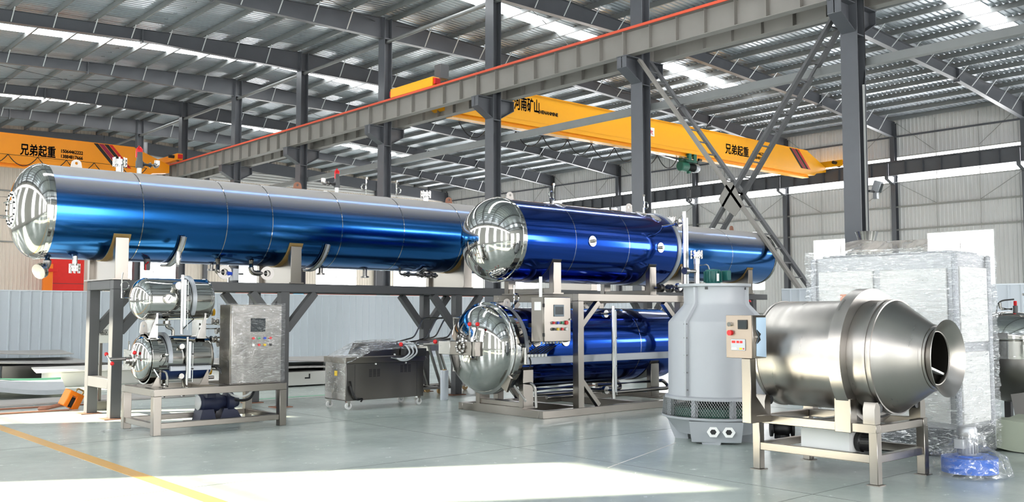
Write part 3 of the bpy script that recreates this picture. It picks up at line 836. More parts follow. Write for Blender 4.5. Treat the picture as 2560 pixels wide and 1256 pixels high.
for i in range(16):
    a = 2 * PI * i / 16; y, z = TY + .215 * math.cos(a), TZ + .215 * math.sin(a)
    MB().lathe([(0, 0), (0, .014), (.016, .014), (.016, 0)], (mwx - .115, y, z), (-1, 0, 0), 6).build('bolt', 'black', mw)
for z in (-.1, .1): MB().tube([(mwx - .11, TY - .13, TZ + z), (mwx - .17, TY - .13, TZ + z), (mwx - .17, TY + .13, TZ + z), (mwx - .11, TY + .13, TZ + z)], .008, 6).build('pull_handle', 'chrome', mw)
MB().tube([(mwx - .05, TY + .255, TZ + .2), (mwx - .22, TY + .3, TZ + .2), (mwx - .22, TY + .3, TZ - .1), (mwx - .05, TY + .255, TZ - .1)], .01, 6).build('swing_bracket', 'satin', mw)
TOPZ = TZ + TR
def lug(x, y, z, m, parent, w=.16, h=.12, axis='y'):
    poly = [(-w / 2, -.03), (w / 2, -.03), (w / 2, .0)] + [(w * .42 * math.cos(a), h * .55 + h * .45 * math.sin(a)) for a in [PI * i / 8 for i in range(9)]] + [(-w / 2, 0)]
    mb = MB(); t = .012; n = len(poly); hole = [(w * .13 * math.cos(2 * PI * i / 12), h * .55 + w * .13 * math.sin(2 * PI * i / 12)) for i in range(12)]
    # plate with a punched eye: ring of quads from hole to outline
    def near(p): return p
    out = []
    for i in range(24):
        a = 2 * PI * i / 24; d = Vector((math.cos(a), math.sin(a))); c0 = Vector((0, h * .55)); best = None
        for j in range(n):
            p1, p2 = Vector(poly[j]), Vector(poly[(j + 1) % n]); e = p2 - p1; den = d.x * e.y - d.y * e.x
            if abs(den) < 1e-9: continue
            r = p1 - c0; tt = (r.x * e.y - r.y * e.x) / den; uu = (r.x * d.y - r.y * d.x) / den
            if tt > 0 and -1e-6 <= uu <= 1 + 1e-6 and (best is None or tt < best): best = tt
        out.append(c0 + d * (best or w * .4))
    inn = [Vector((w * .14 * math.cos(2 * PI * i / 24), h * .55 + w * .14 * math.sin(2 * PI * i / 24))) for i in range(24)]
    def W(p, k): return Vector((x + p.x, y + k, z + p.y)) if axis == 'y' else Vector((x + k, y + p.x, z + p.y))
    vs = [W(p, -t) for p in out] + [W(p, -t) for p in inn] + [W(p, t) for p in out] + [W(p, t) for p in inn]
    fs = []
    for i in range(24):
        j = (i + 1) % 24
        fs += [(i, j, 24 + j, 24 + i), (48 + i, 72 + i, 72 + j, 48 + j), (i, 48 + i, 48 + j, j), (24 + i, 24 + j, 72 + j, 72 + i)]
    mb.add(vs, fs)
    return mb.build('lifting_lug', m, parent)
def at_top(px_x): return px_x
for x, m in ((4.36, 'lug_white'), (7.95, 'rust'), (11.2, 'rust'), (20.3, 'rust')): lug(x, TY, TOPZ, m, tank)
def flange_nozzle(x, y, z, up, h, r, fr, parent, m='satin', pairs=2, n=8, name='flanged_nozzle'):
    d = Vector(up); o = Vector((x, y, z)); mb = MB()
    pr = [(-.04, 0), (-.04, r), (h - .05, r), (h - .05, fr), (h - .025, fr), (h - .025, fr * .82), (h + .0, fr * .82), (h + .0, fr), (h + .025, fr), (h + .025, 0)]
    if pairs == 1: pr = [(-.04, 0), (-.04, r), (h - .03, r), (h - .03, fr), (h, fr), (h, 0)]
    if pairs == 3: pr = [(-.04, 0), (-.04, r), (h - .05, r), (h - .05, fr), (h - .02, fr), (h - .02, r * .9), (h, r * .9), (h, r * .6), (h - .08, r * .6), (h - .08, 0)]
    mb.lathe(pr, o, d, 24); nz_ = mb.build(name, m, parent)
    if pairs == 2:
        _, a, b = basis(d); bm = MB()
        for i in range(n):
            g = 2 * PI * (i + .5) / n; c = o + (a * math.cos(g) + b * math.sin(g)) * fr * .9
            bm.cyl(c + d * (h - .08), c + d * (h + .055), fr * .13, n=8)
        bm.build('bolt_ring', 'satin', nz_)
    return nz_
flange_nozzle(4.98, TY, TOPZ, (0, 0, 1), .16, .055, .1, tank, 'chrome')
flange_nozzle(10.65, TY, TOPZ, (0, 0, 1), .14, .05, .1, tank, 'chrome')
flange_nozzle(17.9, TY, TOPZ, (0, 0, 1), .14, .06, .12, tank, 'chrome')
def relief_valve(x, s, parent):
    v = MB().cyl((x, TY, TOPZ - .02), (x, TY, TOPZ + .09), .035).build('relief_valve', 'white', parent)
    MB().lathe([(0, .04), (.0, .055), (.1, .055), (.12, .045), (.28, .04), (.3, .03), (.3, 0)], (x, TY, TOPZ + .09), (0, 0, 1), 16).build('valve_body', 'rack_grey', v)
    MB().lathe([(0, .045), (.05, .045), (.07, .03), (.09, .012), (.09, 0)], (x, TY, TOPZ + .33), (0, 0, 1), 14).build('valve_cap', 'red', v)
    MB().tube([(x - .02, TY - .04, TOPZ + .42), (x - .065, TY - .045, TOPZ + .36), (x - .065, TY - .045, TOPZ + .24)], .012, 6, bend=.03).build('lever', 'red', v)
    MB().tube([(x + s * .05, TY, TOPZ + .15), (x + s * .17, TY, TOPZ + .15)], .045, 12).build('side_outlet', 'rack_grey', v)
    MB().tube([(x + s * .16, TY, TOPZ + .15), (x + s * .27, TY, TOPZ + .15), (x + s * .27, TY, TOPZ + .23)], .042, 12, bend=.07).build('elbow', 'satin', v)
relief_valve(5.27, 1, tank); relief_valve(8.72, -1, tank)
def siphon(x, y, z, s, parent):
    mb = MB(); pts = [(x, y, z)] + [(x, y, z + .1)]
    pts += [(x + s * .05 + s * .05 * math.cos(a) * -1, y, z + .16 + .06 * math.sin(a)) for a in [-.6 + 2 * PI * i / 12 for i in range(13)]]
    pts += [(x, y, z + .24), (x, y, z + .33)]
    mb.tube(pts, .011, 6); mb.cyl((x, y, z + .31), (x, y, z + .345), .02, n=8); return mb.build('gauge_siphon', 'chrome', parent)
for x, s in ((9.33, -1), (9.98, 1), (16.9, 1), (17.3, 1)): siphon(x, TY, TOPZ - .01, s, tank)
BOTZ = TZ - TR
def saddle(parent, x, y, zc, r, zb, wid, mp, mf, th=.19, half=.56, plate=True):
    """cradle plate hugging the tank + front box post"""
    s_ = MB(); a0 = math.asin(min(.98, half / r))
    arc = [(y + r * 1.005 * math.sin(a), zc - r * 1.005 * math.cos(a)) for a in [-a0 + 2 * a0 * i / 20 for i in range(21)]]
    if plate: s_.prism([(y - half, zb)] + arc + [(y + half, zb)], 'x', x - wid * .25, x + wid * .25)
    else: s_.box(x - th * .4, y - half + .05, zb + .02, x + th * .4, y + half - .05, zb + .09, .004)
    o = s_.build('saddle', mp, parent)
    w = MB(); a1 = a0 + .13
    ar1 = [(y + r * 1.003 * math.sin(a), zc - r * 1.003 * math.cos(a)) for a in [-a1 + 2 * a1 * i / 24 for i in range(25)]]
    ar2 = [(y + (r + .01) * math.sin(a), zc - (r + .01) * math.cos(a)) for a in [-a1 + 2 * a1 * i / 24 for i in range(25)]]
    w.prism(ar1 + ar2[::-1], 'x', x - wid * .95, x + wid * .95); w.build('wear_plate', mf, o)
    for sy in (-1, 1):
        yy = y + sy * half; zt = zc - r * math.cos(a0) + .02
        MB().box(x - th / 2, yy - .05, zb, x + th / 2, yy + .05, zt, .004).build('saddle_post', mp, o)
    MB().box(x - th * .7, y - half - .07, zb, x + th * .7, y + half + .07, zb + .02).build('foot_plate', mp, o)
    return o
for x in (4.84, 7.62, 11.2, 14.6, 17.6, 20.22): saddle(tank, x, TY, TZ, TR, RZ + .0, .13, 'brushed', 'gold', half=.555)
# hose trays hugging the underside
def hose_tray(x, parent, a_from, a_to, w=.07):
    mb = MB(); r = TR + .02
    ar = [a_from + (a_to - a_from) * i / 22 for i in range(23)]
    for dx in (-w / 2, w / 2):
        mb.tube([(x + dx, TY - (r + .03) * math.sin(a), TZ - (r + .03) * math.cos(a)) for a in ar], .014, 6)
    q = MB(); p1 = [(TY - r * math.sin(a), TZ - r * math.cos(a)) for a in ar]; p2 = [(TY - (r + .035) * math.sin(a), TZ - (r + .035) * math.cos(a)) for a in ar]
    q.prism(p1 + p2[::-1], 'x', x - w / 2, x + w / 2)
    o = q.build('hose_tray', 'tray_grey', parent); mb.build('tray_edge', 'satin', o)
hose_tray(5.72, tank, -.2, 1.13); hose_tray(8.18, tank, -.2, 1.13); hose_tray(10.4, tank, -.3, .5)
# underside piping
flange_nozzle(4.32, TY - .2, TZ - .63, (0, 0, -1), .19, .035, .075, tank)
flange_nozzle(8.42, TY, BOTZ, (0, 0, -1), .11, .04, .075, tank, 'brushed_dark', 1)
flange_nozzle(9.32, TY, BOTZ, (0, 0, -1), .14, .04, .075, tank, 'brushed_dark', 1)
flange_nozzle(6.45, TY, BOTZ, (0, 0, -1), .1, .03, .065, tank, 'brushed_dark', 1)
def elbow_out(x, s, parent):
    y0 = TY - .3
    e = MB().tube([(x, y0, BOTZ + .08), (x, y0, BOTZ - .13), (x + s * .16, y0 - .0, BOTZ - .13)], .045, 12, bend=.09).build('drain_elbow', 'brushed_dark', parent)
    fl = MB().lathe([(0, .05), (0, .11), (.03, .11), (.03, .055), (-.05, .05)], (x + s * .21, y0 - .03, BOTZ - .13), (-.25, -1, 0), 24).build('flange', 'brushed_dark', e)
    MB().cyl((x + s * .16, y0, BOTZ - .13), (x + s * .21, y0, BOTZ - .13), .045, n=12).build('stub', 'brushed_dark', e)
elbow_out(6.42, .45, tank); elbow_out(6.98, 1.25, tank)
MB().tube([(3.98, TY - .1, TZ - .62), (3.98, TY - .1, BOTZ - .1), (3.86, TY - .16, BOTZ - .2)], .055, 12, bend=.1).build('drain_elbow', 'brushed_dark', tank)
fl = MB().lathe([(0, 0), (0, .11), (.03, .11), (.03, .09), (.045, .11), (.07, .11), (.07, 0)], (3.9, TY - .15, BOTZ - .17), (-.75, -.45, -.35), 20).build('blind_flange', 'satin', tank)
bv = MB().box(6.62, TY - .42, BOTZ - .26, 6.72, TY - .3, BOTZ - .07, .005).build('valve_actuator', 'motor_grey', tank)
MB().cyl((6.55, TY - .36, BOTZ - .15), (6.62, TY - .36, BOTZ - .15), .035, n=10).build('actuator_gland', 'btn_blue', bv)
MB().cyl((6.72, TY - .36, BOTZ - .15), (6.82, TY - .36, BOTZ - .15), .014, n=8).build('actuator_stem', 'satin', bv)
vm = MB().tube([(9.9, TY - .25, BOTZ + .08), (9.9, TY - .25, BOTZ - .07), (10.75, TY - .25, BOTZ - .07)], .022, 8, bend=.05).build('steam_line', 'brushed_dark', tank)
for x, r in ((10.05, .05), (10.35, .055), (10.5, .055), (10.65, .05)):
    MB().lathe([(-.05, 0), (-.05, r), (-.035, r), (-.03, r * .7), (.03, r * .7), (.035, r), (.05, r), (.05, 0)], (x, TY - .25, BOTZ - .07), (1, 0, 0), 16).build('valve', 'brushed_dark', vm)
# second relief valve hanging below, red-tipped
rv = MB().lathe([(0, .045), (.05, .05), (.17, .045), (.17, 0)], (5.35, TY - .2, BOTZ + .04), (0, 0, -1), 14).build('drain_valve', 'rack_grey', tank)
MB().tube([(5.35, TY - .25, BOTZ - .01), (5.30, TY - .28, BOTZ - .05), (5.30, TY - .28, BOTZ - .14)], .012, 6).build('lever', 'red', rv)
wrapv = MB().lathe([(0, .02), (.06, .05), (.14, .06), (.2, .045), (.25, .02)], (5.62, 13.9, BOTZ + .16), (0, 0, -1), 14).build('bagged_valve', 'film_bag', tank)
MB().lathe([(.02, .0), (.02, .03), (.12, .04), (.22, .03), (.22, 0)], (5.62, 13.9, BOTZ + .16), (0, 0, -1), 12).build('valve', 'satin', wrapv)
# ================================================================== SMALL DOUBLE-VESSEL UNIT ON A STEEL TABLE
SX0, SX1, SY0, SY1, SZ = 4.5, 6.3, 11.78, 12.9, .57
tb = thing('steel_table', ((SX0 + SX1) / 2, (SY0 + SY1) / 2, 0), 'brushed steel table frame carrying two small polished vessels and a cabinet', 'table')
for x in (SX0 + .05, SX1 - .05):
    for y in (SY0 + .05, SY1 - .05):
        MB().box(x - .05, y - .05, .0, x + .05, y + .05, SZ - .09, .004).build('leg', 'brushed', tb)
for y in (SY0 + .05, SY1 - .05):
    MB().box(SX0, y - .05, SZ - .09, SX1, y + .05, SZ, .004).build('top_rail', 'brushed', tb)
    MB().box(SX0 + .1, y - .035, .08, SX1 - .1, y + .035, .15, .004).build('lower_rail', 'brushed', tb)
for x in (SX0 + .05, 5.45, SX1 - .05):
    MB().box(x - .05, SY0 + .1, SZ - .09, x + .05, SY1 - .1, SZ - .001, .004).build('top_rail', 'brushed', tb)
    if x != 5.45: MB().box(x - .035, SY0 + .1, .08, x + .035, SY1 - .1, .15, .004).build('lower_rail', 'brushed', tb)
# lower vessel with quick door
LY, LZ, LR, LX0, LX1 = 12.4, .93, .285, 4.62, 5.38
lv = thing('small_retort', ((LX0 + LX1) / 2, LY, SZ), 'small polished retort with red-knobbed door handle and blue belly, lower of the pair', 'retort')
MB().lathe([(0, LR), (LX1 - LX0, LR)] + [(LX1 - LX0 + a, b) for a, b in ellip_head(LR, .1, 10)], (LX0, LY, LZ), (1, 0, 0), 56).build('shell', 'polished', lv)
MB().lathe([(.12, LR + .002), (.12, LR + .006), (LX1 - LX0, LR + .006), (LX1 - LX0, LR + .002)], (LX0, LY, LZ), (1, 0, 0), 40, arc=(-PI * .83, -PI * .17)).build('belly_cover', 'blue_paint', lv)
dr_ = MB().lathe([(-.05, LR + .03), (.0, LR + .035), (.03, LR + .03)] + [(.03 + a, b) for a, b in ellip_head(LR + .01, .15, 14)], (LX0, LY, LZ), (-1, 0, 0), 56).build('door', 'chrome', lv)
MB().lathe([(-.05, LR + .004), (-.05, LR + .05), (.03, LR + .05), (.03, LR + .02)], (LX0 + .02, LY, LZ), (1, 0, 0), 56).build('lock_ring', 'polished', lv)
hb = MB().lathe([(0, 0), (0, .09), (.02, .09), (.03, .07), (.06, .07), (.06, .045), (.1, .045), (.1, 0)], (LX0 - .17, LY - .02, LZ - .02), (-1, 0, 0), 24).build('door_hub', 'satin', dr_)
MB().box(LX0 - .19, LY - .04, LZ - .13, LX0 - .17, LY + .26, LZ + .11).build('hinge_plate', 'satin', dr_)
MB().cyl((LX0 - .27, LY - .02, LZ), (LX0 - .46, LY - .02, LZ), .022, n=12).build('spindle', 'brushed_dark', dr_)
for a, b in (((LX0 - .46, LY + .1, LZ + .06), (LX0 - .46, LY - .12, LZ - .05)),): MB().cyl(a, b, .008, n=8).build('handle_bar', 'chrome', dr_)
for p in ((LX0 - .46, LY + .1, LZ + .06), (LX0 - .46, LY - .12, LZ - .05), (LX0 - .2, LY - .16, LZ + .08)): MB().sph(p, .026, 12).build('red_knob', 'red', dr_)
MB().cyl((LX0 - .2, LY + .05, LZ + .1), (LX0 - .2, LY + .05, LZ + .22), .012, n=8).build('hinge_pin', 'chrome', dr_)
lug(LX0 - .03, LY + .02, LZ + LR + .05, 'lug_white', lv, .1, .14)
def cable_arc(x, y, z, r, a0, a1, parent, m='tray_grey', w=.05, name='cable_trunk'):
    ar = [a0 + (a1 - a0) * i / 24 for i in range(25)]
    mb = MB(); p1 = [(y - r * math.sin(a), z + r * math.cos(a)) for a in ar]; p2 = [(y - (r + .035) * math.sin(a), z + (r + .035) * math.cos(a)) for a in ar]
    mb.prism(p1 + p2[::-1], 'x', x - w / 2, x + w / 2); o = mb.build(name, m, parent)
    sl = MB()
    for i in range(44):
        a = a0 + (a1 - a0) * (i + .5) / 44
        c = Vector((x + w / 2 + .001, y - (r + .0175) * math.sin(a), z + (r + .0175) * math.cos(a)))
        sl.obox(c, (.003, .006, .026), Matrix.Rotation(a, 3, 'X'))
    s_ = sl.build('slot_row', 'dark_grey', o)
    return o
cable_arc(LX0 + .2, LY, LZ, LR + .01, -.6, 1.75, lv)
tr_ = MB().box(LX0 + .2, LY - LR - .035, LZ - .16, LX1 - .02, LY - LR + .01, LZ - .10).build('cable_trunk', 'tray_grey', lv)
sl = MB()
for i in range(40): sl.box(LX0 + .22 + i * .0138, LY - LR - .036, LZ - .112, LX0 + .226 + i * .0138, LY - LR - .03, LZ - .1)
sl.build('slot_row', 'dark_grey', tr_)
def small_saddle(x, y, zc, r, zb, parent, t=.012, h=.24, mt='brushed'):
    a0 = math.asin(min(.97, h / r)); arc = [(y + r * math.sin(a), zc - r * math.cos(a)) for a in [-a0 + 2 * a0 * i / 16 for i in range(17)]]
    MB().prism([(y - h, zb)] + arc + [(y + h, zb)], 'x', x - t, x + t).build('saddle', mt, parent)
    MB().box(x - .11, y - h - .01, zb, x + .02, y + h + .01, zb + .012).build('foot_plate', mt, parent)
    MB().prism([(x - .11, zb), (x, zb), (x, zc - r * math.cos(a0))], 'y', y - h - .006, y - h + .006).build('gusset', mt, parent)
small_saddle(LX0 + .1, LY, LZ, LR, SZ, lv); small_saddle(LX1 - .03, LY, LZ, LR, SZ, lv)
def sight_tube(x, y, z0, z1, parent, r=.017, m='chrome'):
    s_ = MB().cyl((x, y, z0), (x, y, z1), r, n=12).build('sight_tube', m, parent)
    MB().box(x + .012, y - .02, z0 + .1, x + .045, y + .015, z1 - .06).build('scale_plate', 'steel_light', s_)
    MB().cyl((x + .075, y, z0 + .05), (x + .075, y, z1 - .08), .005, n=6).build('float_rod', 'white', s_)
    for z in (z0 + .35 * (z1 - z0), z0 + .65 * (z1 - z0)): MB().box(x + .03, y - .01, z - .008, x + .085, y + .012, z + .008).build('clip', 'black', s_)
    return s_
sight_tube(5.03, 12.07, SZ + .0, 1.2, lv); 
for z, nm in ((1.08, 'port_flange'), (.7, 'port_flange')): MB().cyl((4.97, LY - .27, z), (4.97, 12.09, z), .035, n=14).build(nm, 'satin', lv)
MB().sph((4.76, 12.06, .98), .03, 12).build('gauge_ball', 'chrome', lv)
MB().tube([(4.76, 12.06, .98), (4.74, 12.04, .9), (4.70, 12.05, .84)], .006, 6).build('probe_lead', 'black', lv)
MB().tube([(4.62, 12.06, .77), (4.74, 12.03, .77), (4.76, 12.02, .70), (4.76, 12.02, .6)], .014, 8, bend=.05).build('drain_pipe', 'satin', lv)
MB().cyl((4.6, 12.05, .8), (4.64, 11.98, .7), .012, n=8).build('lock_pin', 'chrome', lv)
for x in (4.84, 5.1): MB().tube([(x, LY - .05, LZ - LR + .02), (x, LY - .05, .42)], .025, 10).build('outlet_pipe', 'satin', lv)
for x in (4.84,): MB().lathe([(0, .02), (0, .06), (.02, .06), (.02, .045), (.03, .06), (.05, .06), (.05, .02)], (x, LY - .05, .6), (0, 0, -1), 16).build('flange', 'satin', lv)
# right-hand pipe work with yellow caps
for (x, z) in ((5.47, .73), (5.50, 1.52)):
    p_ = MB().cyl((x - .2, LY + .02, z), (x, LY + .02, z), .045, n=14).build('pipe_stub', 'satin', lv)
    MB().lathe([(0, 0), (0, .05), (.035, .05), (.04, 0)], (x, LY + .02, z), (1, 0, 0), 16).build('yellow_cap', 'brass_yellow', p_)
for z in (1.36, 1.3, 1.18, 1.12):
    MB().tube([(5.3, LY - .05, z), (5.62, LY - .1, z), (5.66, LY - .1, z - .04)], .016, 8, bend=.04).build('pipe', 'satin', lv)
for x, z in ((5.5, 1.4), (5.55, 1.27), (5.48, 1.16), (5.58, 1.1)):
    MB().lathe([(-.04, 0), (-.04, .045), (-.02, .045), (-.02, .025), (.02, .025), (.02, .045), (.04, .045), (.04, 0)], (x, LY - .1, z), (1, 0, 0), 14).build('clamp_valve', 'satin', lv)
MB().tube([(5.44, 12.2, .8), (5.52, 12.15, .76), (5.56, 12.1, .65), (5.6, 12.05, .57)], .022, 8, bend=.05).build('hose', 'dark_grey', lv)
MB().tube([(5.32, 12.2, .57), (5.32, 12.2, .66), (5.45, 12.2, .66)], .022, 10, bend=.05).build('pipe', 'satin', lv)
# upper vessel
UZ, UR, UX0, UX1 = 1.69, .27, 4.58, 5.38
uv = thing('small_water_tank', ((UX0 + UX1) / 2, LY, 1.2), 'small mirror-polished water tank stacked above the small retort', 'tank')
MB().lathe([(b_ * -1, a_) for a_, b_ in []] + [(-h, r) for h, r in ellip_head(UR, .17, 14)][::-1] + [(UX1 - UX0, UR)] + [(UX1 - UX0 + h, r) for h, r in ellip_head(UR, .1, 12)], (UX0, LY, UZ), (1, 0, 0), 56).build('shell', 'chrome', uv)
for x in (UX0, UX1): MB().lathe([(-.012, UR), (-.012, UR + .006), (.012, UR + .006), (.012, UR)], (x, LY, UZ), (1, 0, 0), 56).build('weld_band', 'chrome', uv)
small_saddle(UX0 + .1, LY, UZ, UR, LZ + LR - .04, uv, h=.2, mt='satin'); small_saddle(UX1 - .06, LY, UZ, UR, LZ + LR - .04, uv, h=.2, mt='satin')
ga = MB().cyl((UX0 + .2, LY - UR + .02, UZ), (UX0 + .2, LY - UR - .05, UZ), .055, n=20).build('pressure_gauge', 'satin', uv)
MB().cyl((UX0 + .2, LY - UR - .05, UZ), (UX0 + .2, LY - UR - .055, UZ), .048, n=20).build('gauge_face', 'white', ga)
MB().bar((UX0 + .19, LY - UR - .057, UZ - .02), (UX0 + .22, LY - UR - .057, UZ + .03), .004, .006).build('gauge_needle', 'black', ga)
MB().cyl((UX0 + .2, LY - UR + .03, UZ), (UX0 + .2, LY - UR - .02, UZ), .065, n=20).build('gauge_boss', 'chrome', uv)
sight_tube(4.94, LY - UR - .08, 1.24, 2.0, uv, r=.02)
MB().cyl((4.9, LY - UR + .05, 1.86), (4.9, LY - UR - .07, 1.86), .05, n=16).build('port_flange', 'satin', uv)
cable_arc(UX0 + .55, LY, UZ, UR + .01, -.5, 2.3, uv, 'tray_grey')
MB().tube([(5.1, LY - .2, 1.55), (5.08, LY - .3, 1.48), (5.13, LY - .27, 1.43), (5.06, LY - .24, 1.36), (5.0, LY - .25, 1.3)], .007, 6).build('control_cable', 'black', uv)
siph = MB().tube([(4.38, LY - .1, 1.7), (4.26, LY - .1, 1.7), (4.26, LY - .1, 1.95), (4.27, LY - .1, 2.02)], .008, 6).build('breather_pipe', 'chrome', uv)
MB().tube([(4.30 + .05 * math.cos(a), LY - .1, 1.86 + .05 * math.sin(a)) for a in [2 * PI * i / 14 for i in range(14)]], .006, 6, closed=True).build('breather_coil', 'chrome', siph)
MB().cyl((4.66, LY - .2, 1.36), (4.85, LY - .22, 1.36), .012, n=8).build('fill_pipe', 'satin', uv)
fp = MB().tube([(4.84, LY - .1, 1.45), (4.84, LY - .1, 1.33), (4.93, LY - .1, 1.3), (4.93, LY - .1, 1.22)], .022, 8, bend=.04).build('drain_pipe', 'satin', uv)
MB().lathe([(0, 0), (0, .045), (.05, .045), (.05, 0)], (4.84, LY - .1, 1.41), (0, 0, -1), 14).build('union_nut', 'satin', fp)
# control cabinet wrapped in film
CX0, CX1, CY0, CY1, CZ0, CZ1 = 5.52, 6.26, 11.86, 12.2, SZ, 1.62
cb = thing('control_cabinet', ((CX0 + CX1) / 2, (CY0 + CY1) / 2, SZ), 'steel control cabinet with touch screen wrapped in clear film on the table', 'control cabinet')
MB().box(CX0, CY0 + .02, CZ0, CX1, CY1, CZ1, .006).build('body', 'brushed', cb)
dd = MB().box(CX0 + .015, CY0, CZ0 + .015, CX1 - .01, CY0 + .018, CZ1 - .015, .006).build('cabinet_door', 'satin', cb)
MB().box(5.80, CY0 - .008, 1.26, 6.01, CY0 + .001, 1.44, .003).build('touch_screen', 'screen', dd)
BT = (('red', 'btn_green', 'btn_blue', 'red'), ('white', 'red', 'btn_yellow', 'black'))
for r_ in range(2):
    for c_ in range(4):
        x = 5.83 + c_ * .083; z = 1.175 - r_ * .09
        b_ = MB().cyl((x, CY0, z), (x, CY0 - .012, z), .021, n=14).build('button_ring', 'chrome', dd)
        MB().cyl((x, CY0 - .01, z), (x, CY0 - .03, z), .017, n=14).build('button_cap', BT[r_][c_], b_)
def film_box(x0, y0, z0, x1, y1, z1, m, parent, amp=.012, n=26, seed=0, freq=(3, 3, 14), top=True, name='stretch_film', bulge=0.0):
    mb = MB()
    def dsp(p, nrm):
        q = Vector((p.x * freq[0] + seed, p.y * freq[1], p.z * freq[2]))
        return p + nrm * (amp * (noise.noise(q) + .5 * noise.noise(q * 2.3)))
    def face(o, u, v, nrm, nu, nv):
        o, u, v, nrm = Vector(o), Vector(u), Vector(v), Vector(nrm)
        mb.grid(lambda a, b: dsp(o + u * a + v * b, nrm), nu, nv)
    X, Y, Z = x1 - x0, y1 - y0, z1 - z0
    face((x0, y0, z0), (X, 0, 0), (0, 0, Z), (0, -1, 0), n, n * 2)
    face((x0, y1, z0), (X, 0, 0), (0, 0, Z), (0, 1, 0), n, n * 2)
    face((x0, y0, z0), (0, Y, 0), (0, 0, Z), (-1, 0, 0), n, n * 2)
    face((x1, y0, z0), (0, Y, 0), (0, 0, Z), (1, 0, 0), n, n * 2)
    if top: face((x0, y0, z1), (X, 0, 0), (0, Y, 0), (0, 0, 1), n, n)
    return mb.build(name, m, parent, sharp=60)
film_box(CX0 - .02, CY0 - .045, CZ0 + .01, CX1 + .02, CY1 + .02, CZ1 + .02, 'film_fine', cb, amp=.006, n=20, seed=3)
# pump under the table
pu = thing('centrifugal_pump', (5.75, 12.680, .0), 'dark blue centrifugal pump standing on the floor beneath the steel table', 'pump')
PB = .0
MB().box(5.35, 12.530, .0, 6.1, 12.930, .04, .004).build('base_frame', 'dark_grey', pu)
MB().lathe([(0, 0), (0, .1), (.03, .13), (.26, .13), (.3, .1), (.36, .08), (.36, 0)], (5.46, 12.680, .29), (1, 0, 0), 24).build('motor', 'pump_blue', pu)
MB().lathe([(0, 0), (0, .1), (.01, .1), (.012, .085), (.012, 0)], (5.455, 12.680, .29), (-1, 0, 0), 24).build('fan_cover', 'motor_grey', pu)
MB().prism([(5.42, .04), (5.66, .04), (5.62, .2), (5.46, .2)], 'y', 12.550, 12.810).build('motor_foot', 'pump_blue', pu)
MB().prism([(5.72, .04), (6.05, .04), (5.98, .16), (5.92, .2), (5.78, .2)], 'y', 12.580, 12.780).build('pump_foot', 'pump_blue', pu)
MB().lathe([(0, 0), (0, .1), (.02, .14), (.1, .14), (.13, .1), (.2, .07), (.2, 0)], (5.82, 12.680, .28), (1, 0, 0), 24).build('volute', 'pump_blue', pu)
MB().box(5.5, 12.490, .36, 5.62, 12.570, .43, .004).build('terminal_box', 'pump_blue', pu)
MB().tube([(5.9, 12.630, .34), (5.95, 12.480, .3), (6.1, 12.430, .32), (6.2, 12.480, .5)], .02, 8, bend=.1).build('supply_hose', 'black', pu)
MB().tube([(5.7, 12.430, .47), (5.85, 12.380, .36), (6.02, 12.380, .37), (6.15, 12.430, .47)], .014, 8, bend=.12).build('spiral_hose', 'white', pu)
# ================================================================== MIDDLE RETORT UNIT
MX0, MX1, MY0, MY1 = 9.4, 13.3, 10.03, 11.98
sk = thing('steel_skid', ((MX0 + MX1) / 2, 11, 0), 'brushed steel skid frame holding the two deep blue vessels in the middle', 'frame')
for y in (MY0 + .05, MY1 - .05): MB().box(MX0, y - .05, 0, MX1, y + .05, .11, .004).build('base_beam', 'brushed', sk)
for x in (MX0 + .05, 10.35, 11.6, MX1 - .05): MB().box(x - .05, MY0 + .1, 0, x + .05, MY1 - .1, .108, .004).build('base_beam', 'brushed', sk)
FX0, FX1, FZ = 10.12, 12.62, 1.8
for y in (MY0 + .06, MY1 - .06):
    for x in (FX0 + .06, FX1 - .06):
        MB().box(x - .06, y - .06, .11, x + .06, y + .06, FZ - .11, .004).build('post', 'brushed', sk)
    MB().box(FX0, y - .06, FZ - .11, FX1, y + .06, FZ, .004).build('top_beam', 'brushed', sk)
    MB().bar((FX0 + .1, y, 1.32), (FX0 + .48, y, FZ - .12), .08, .08, .003).build('knee_brace', 'brushed', sk)
    MB().bar((FX1 - .1, y, 1.32), (FX1 - .48, y, FZ - .12), .08, .08, .003).build('knee_brace', 'brushed', sk)
    MB().bar((FX0 + .1, y, .52), (FX0 + .48, y, .12), .07, .07, .003).build('knee_brace', 'brushed', sk)
for x in (FX0 + .06, FX1 - .06):
    MB().box(x - .06, MY0 + .12, FZ - .11, x + .06, MY1 - .12, FZ - .001, .004).build('top_beam', 'brushed', sk)
    MB().bar((x, MY0 + .1, 1.4), (x, MY0 + .45, FZ - .12), .07, .07).build('knee_brace', 'brushed', sk)
# ---- upper tank
UY, UZ2, UR2, UA, UB = 11.0, 2.62, .632, 9.36, 12.93
ut = thing('short_blue_tank', ((UA + UB) / 2, UY, FZ), 'short glossy deep blue tank with mirror dome, upper of the middle pair', 'tank')
MB().lathe([(0, UR2), (UB - UA, UR2)], (UA, UY, UZ2), (1, 0, 0), 72).build('shell', 'blue_shell_deep', ut)
hd = MB().lathe([(-.05, UR2 + .006), (.0, UR2 + .012)] + [(.01 + a, b) for a, b in ellip_head(UR2 + .008, .47, 22)], (UA, UY, UZ2), (-1, 0, 0), 72).build('dished_head', 'chrome', ut)
MB().lathe([(-.03, UR2), (-.03, UR2 + .018), (.02, UR2 + .018), (.02, UR2)], (UA, UY, UZ2), (1, 0, 0), 72).build('rim_band', 'chrome', hd)
MB().lathe([(-.05, UR2 + .006), (0, UR2 + .006)] + [(a, b) for a, b in ellip_head(UR2, .3, 14)], (UB, UY, UZ2), (1, 0, 0), 64).build('dished_head', 'polished', ut)
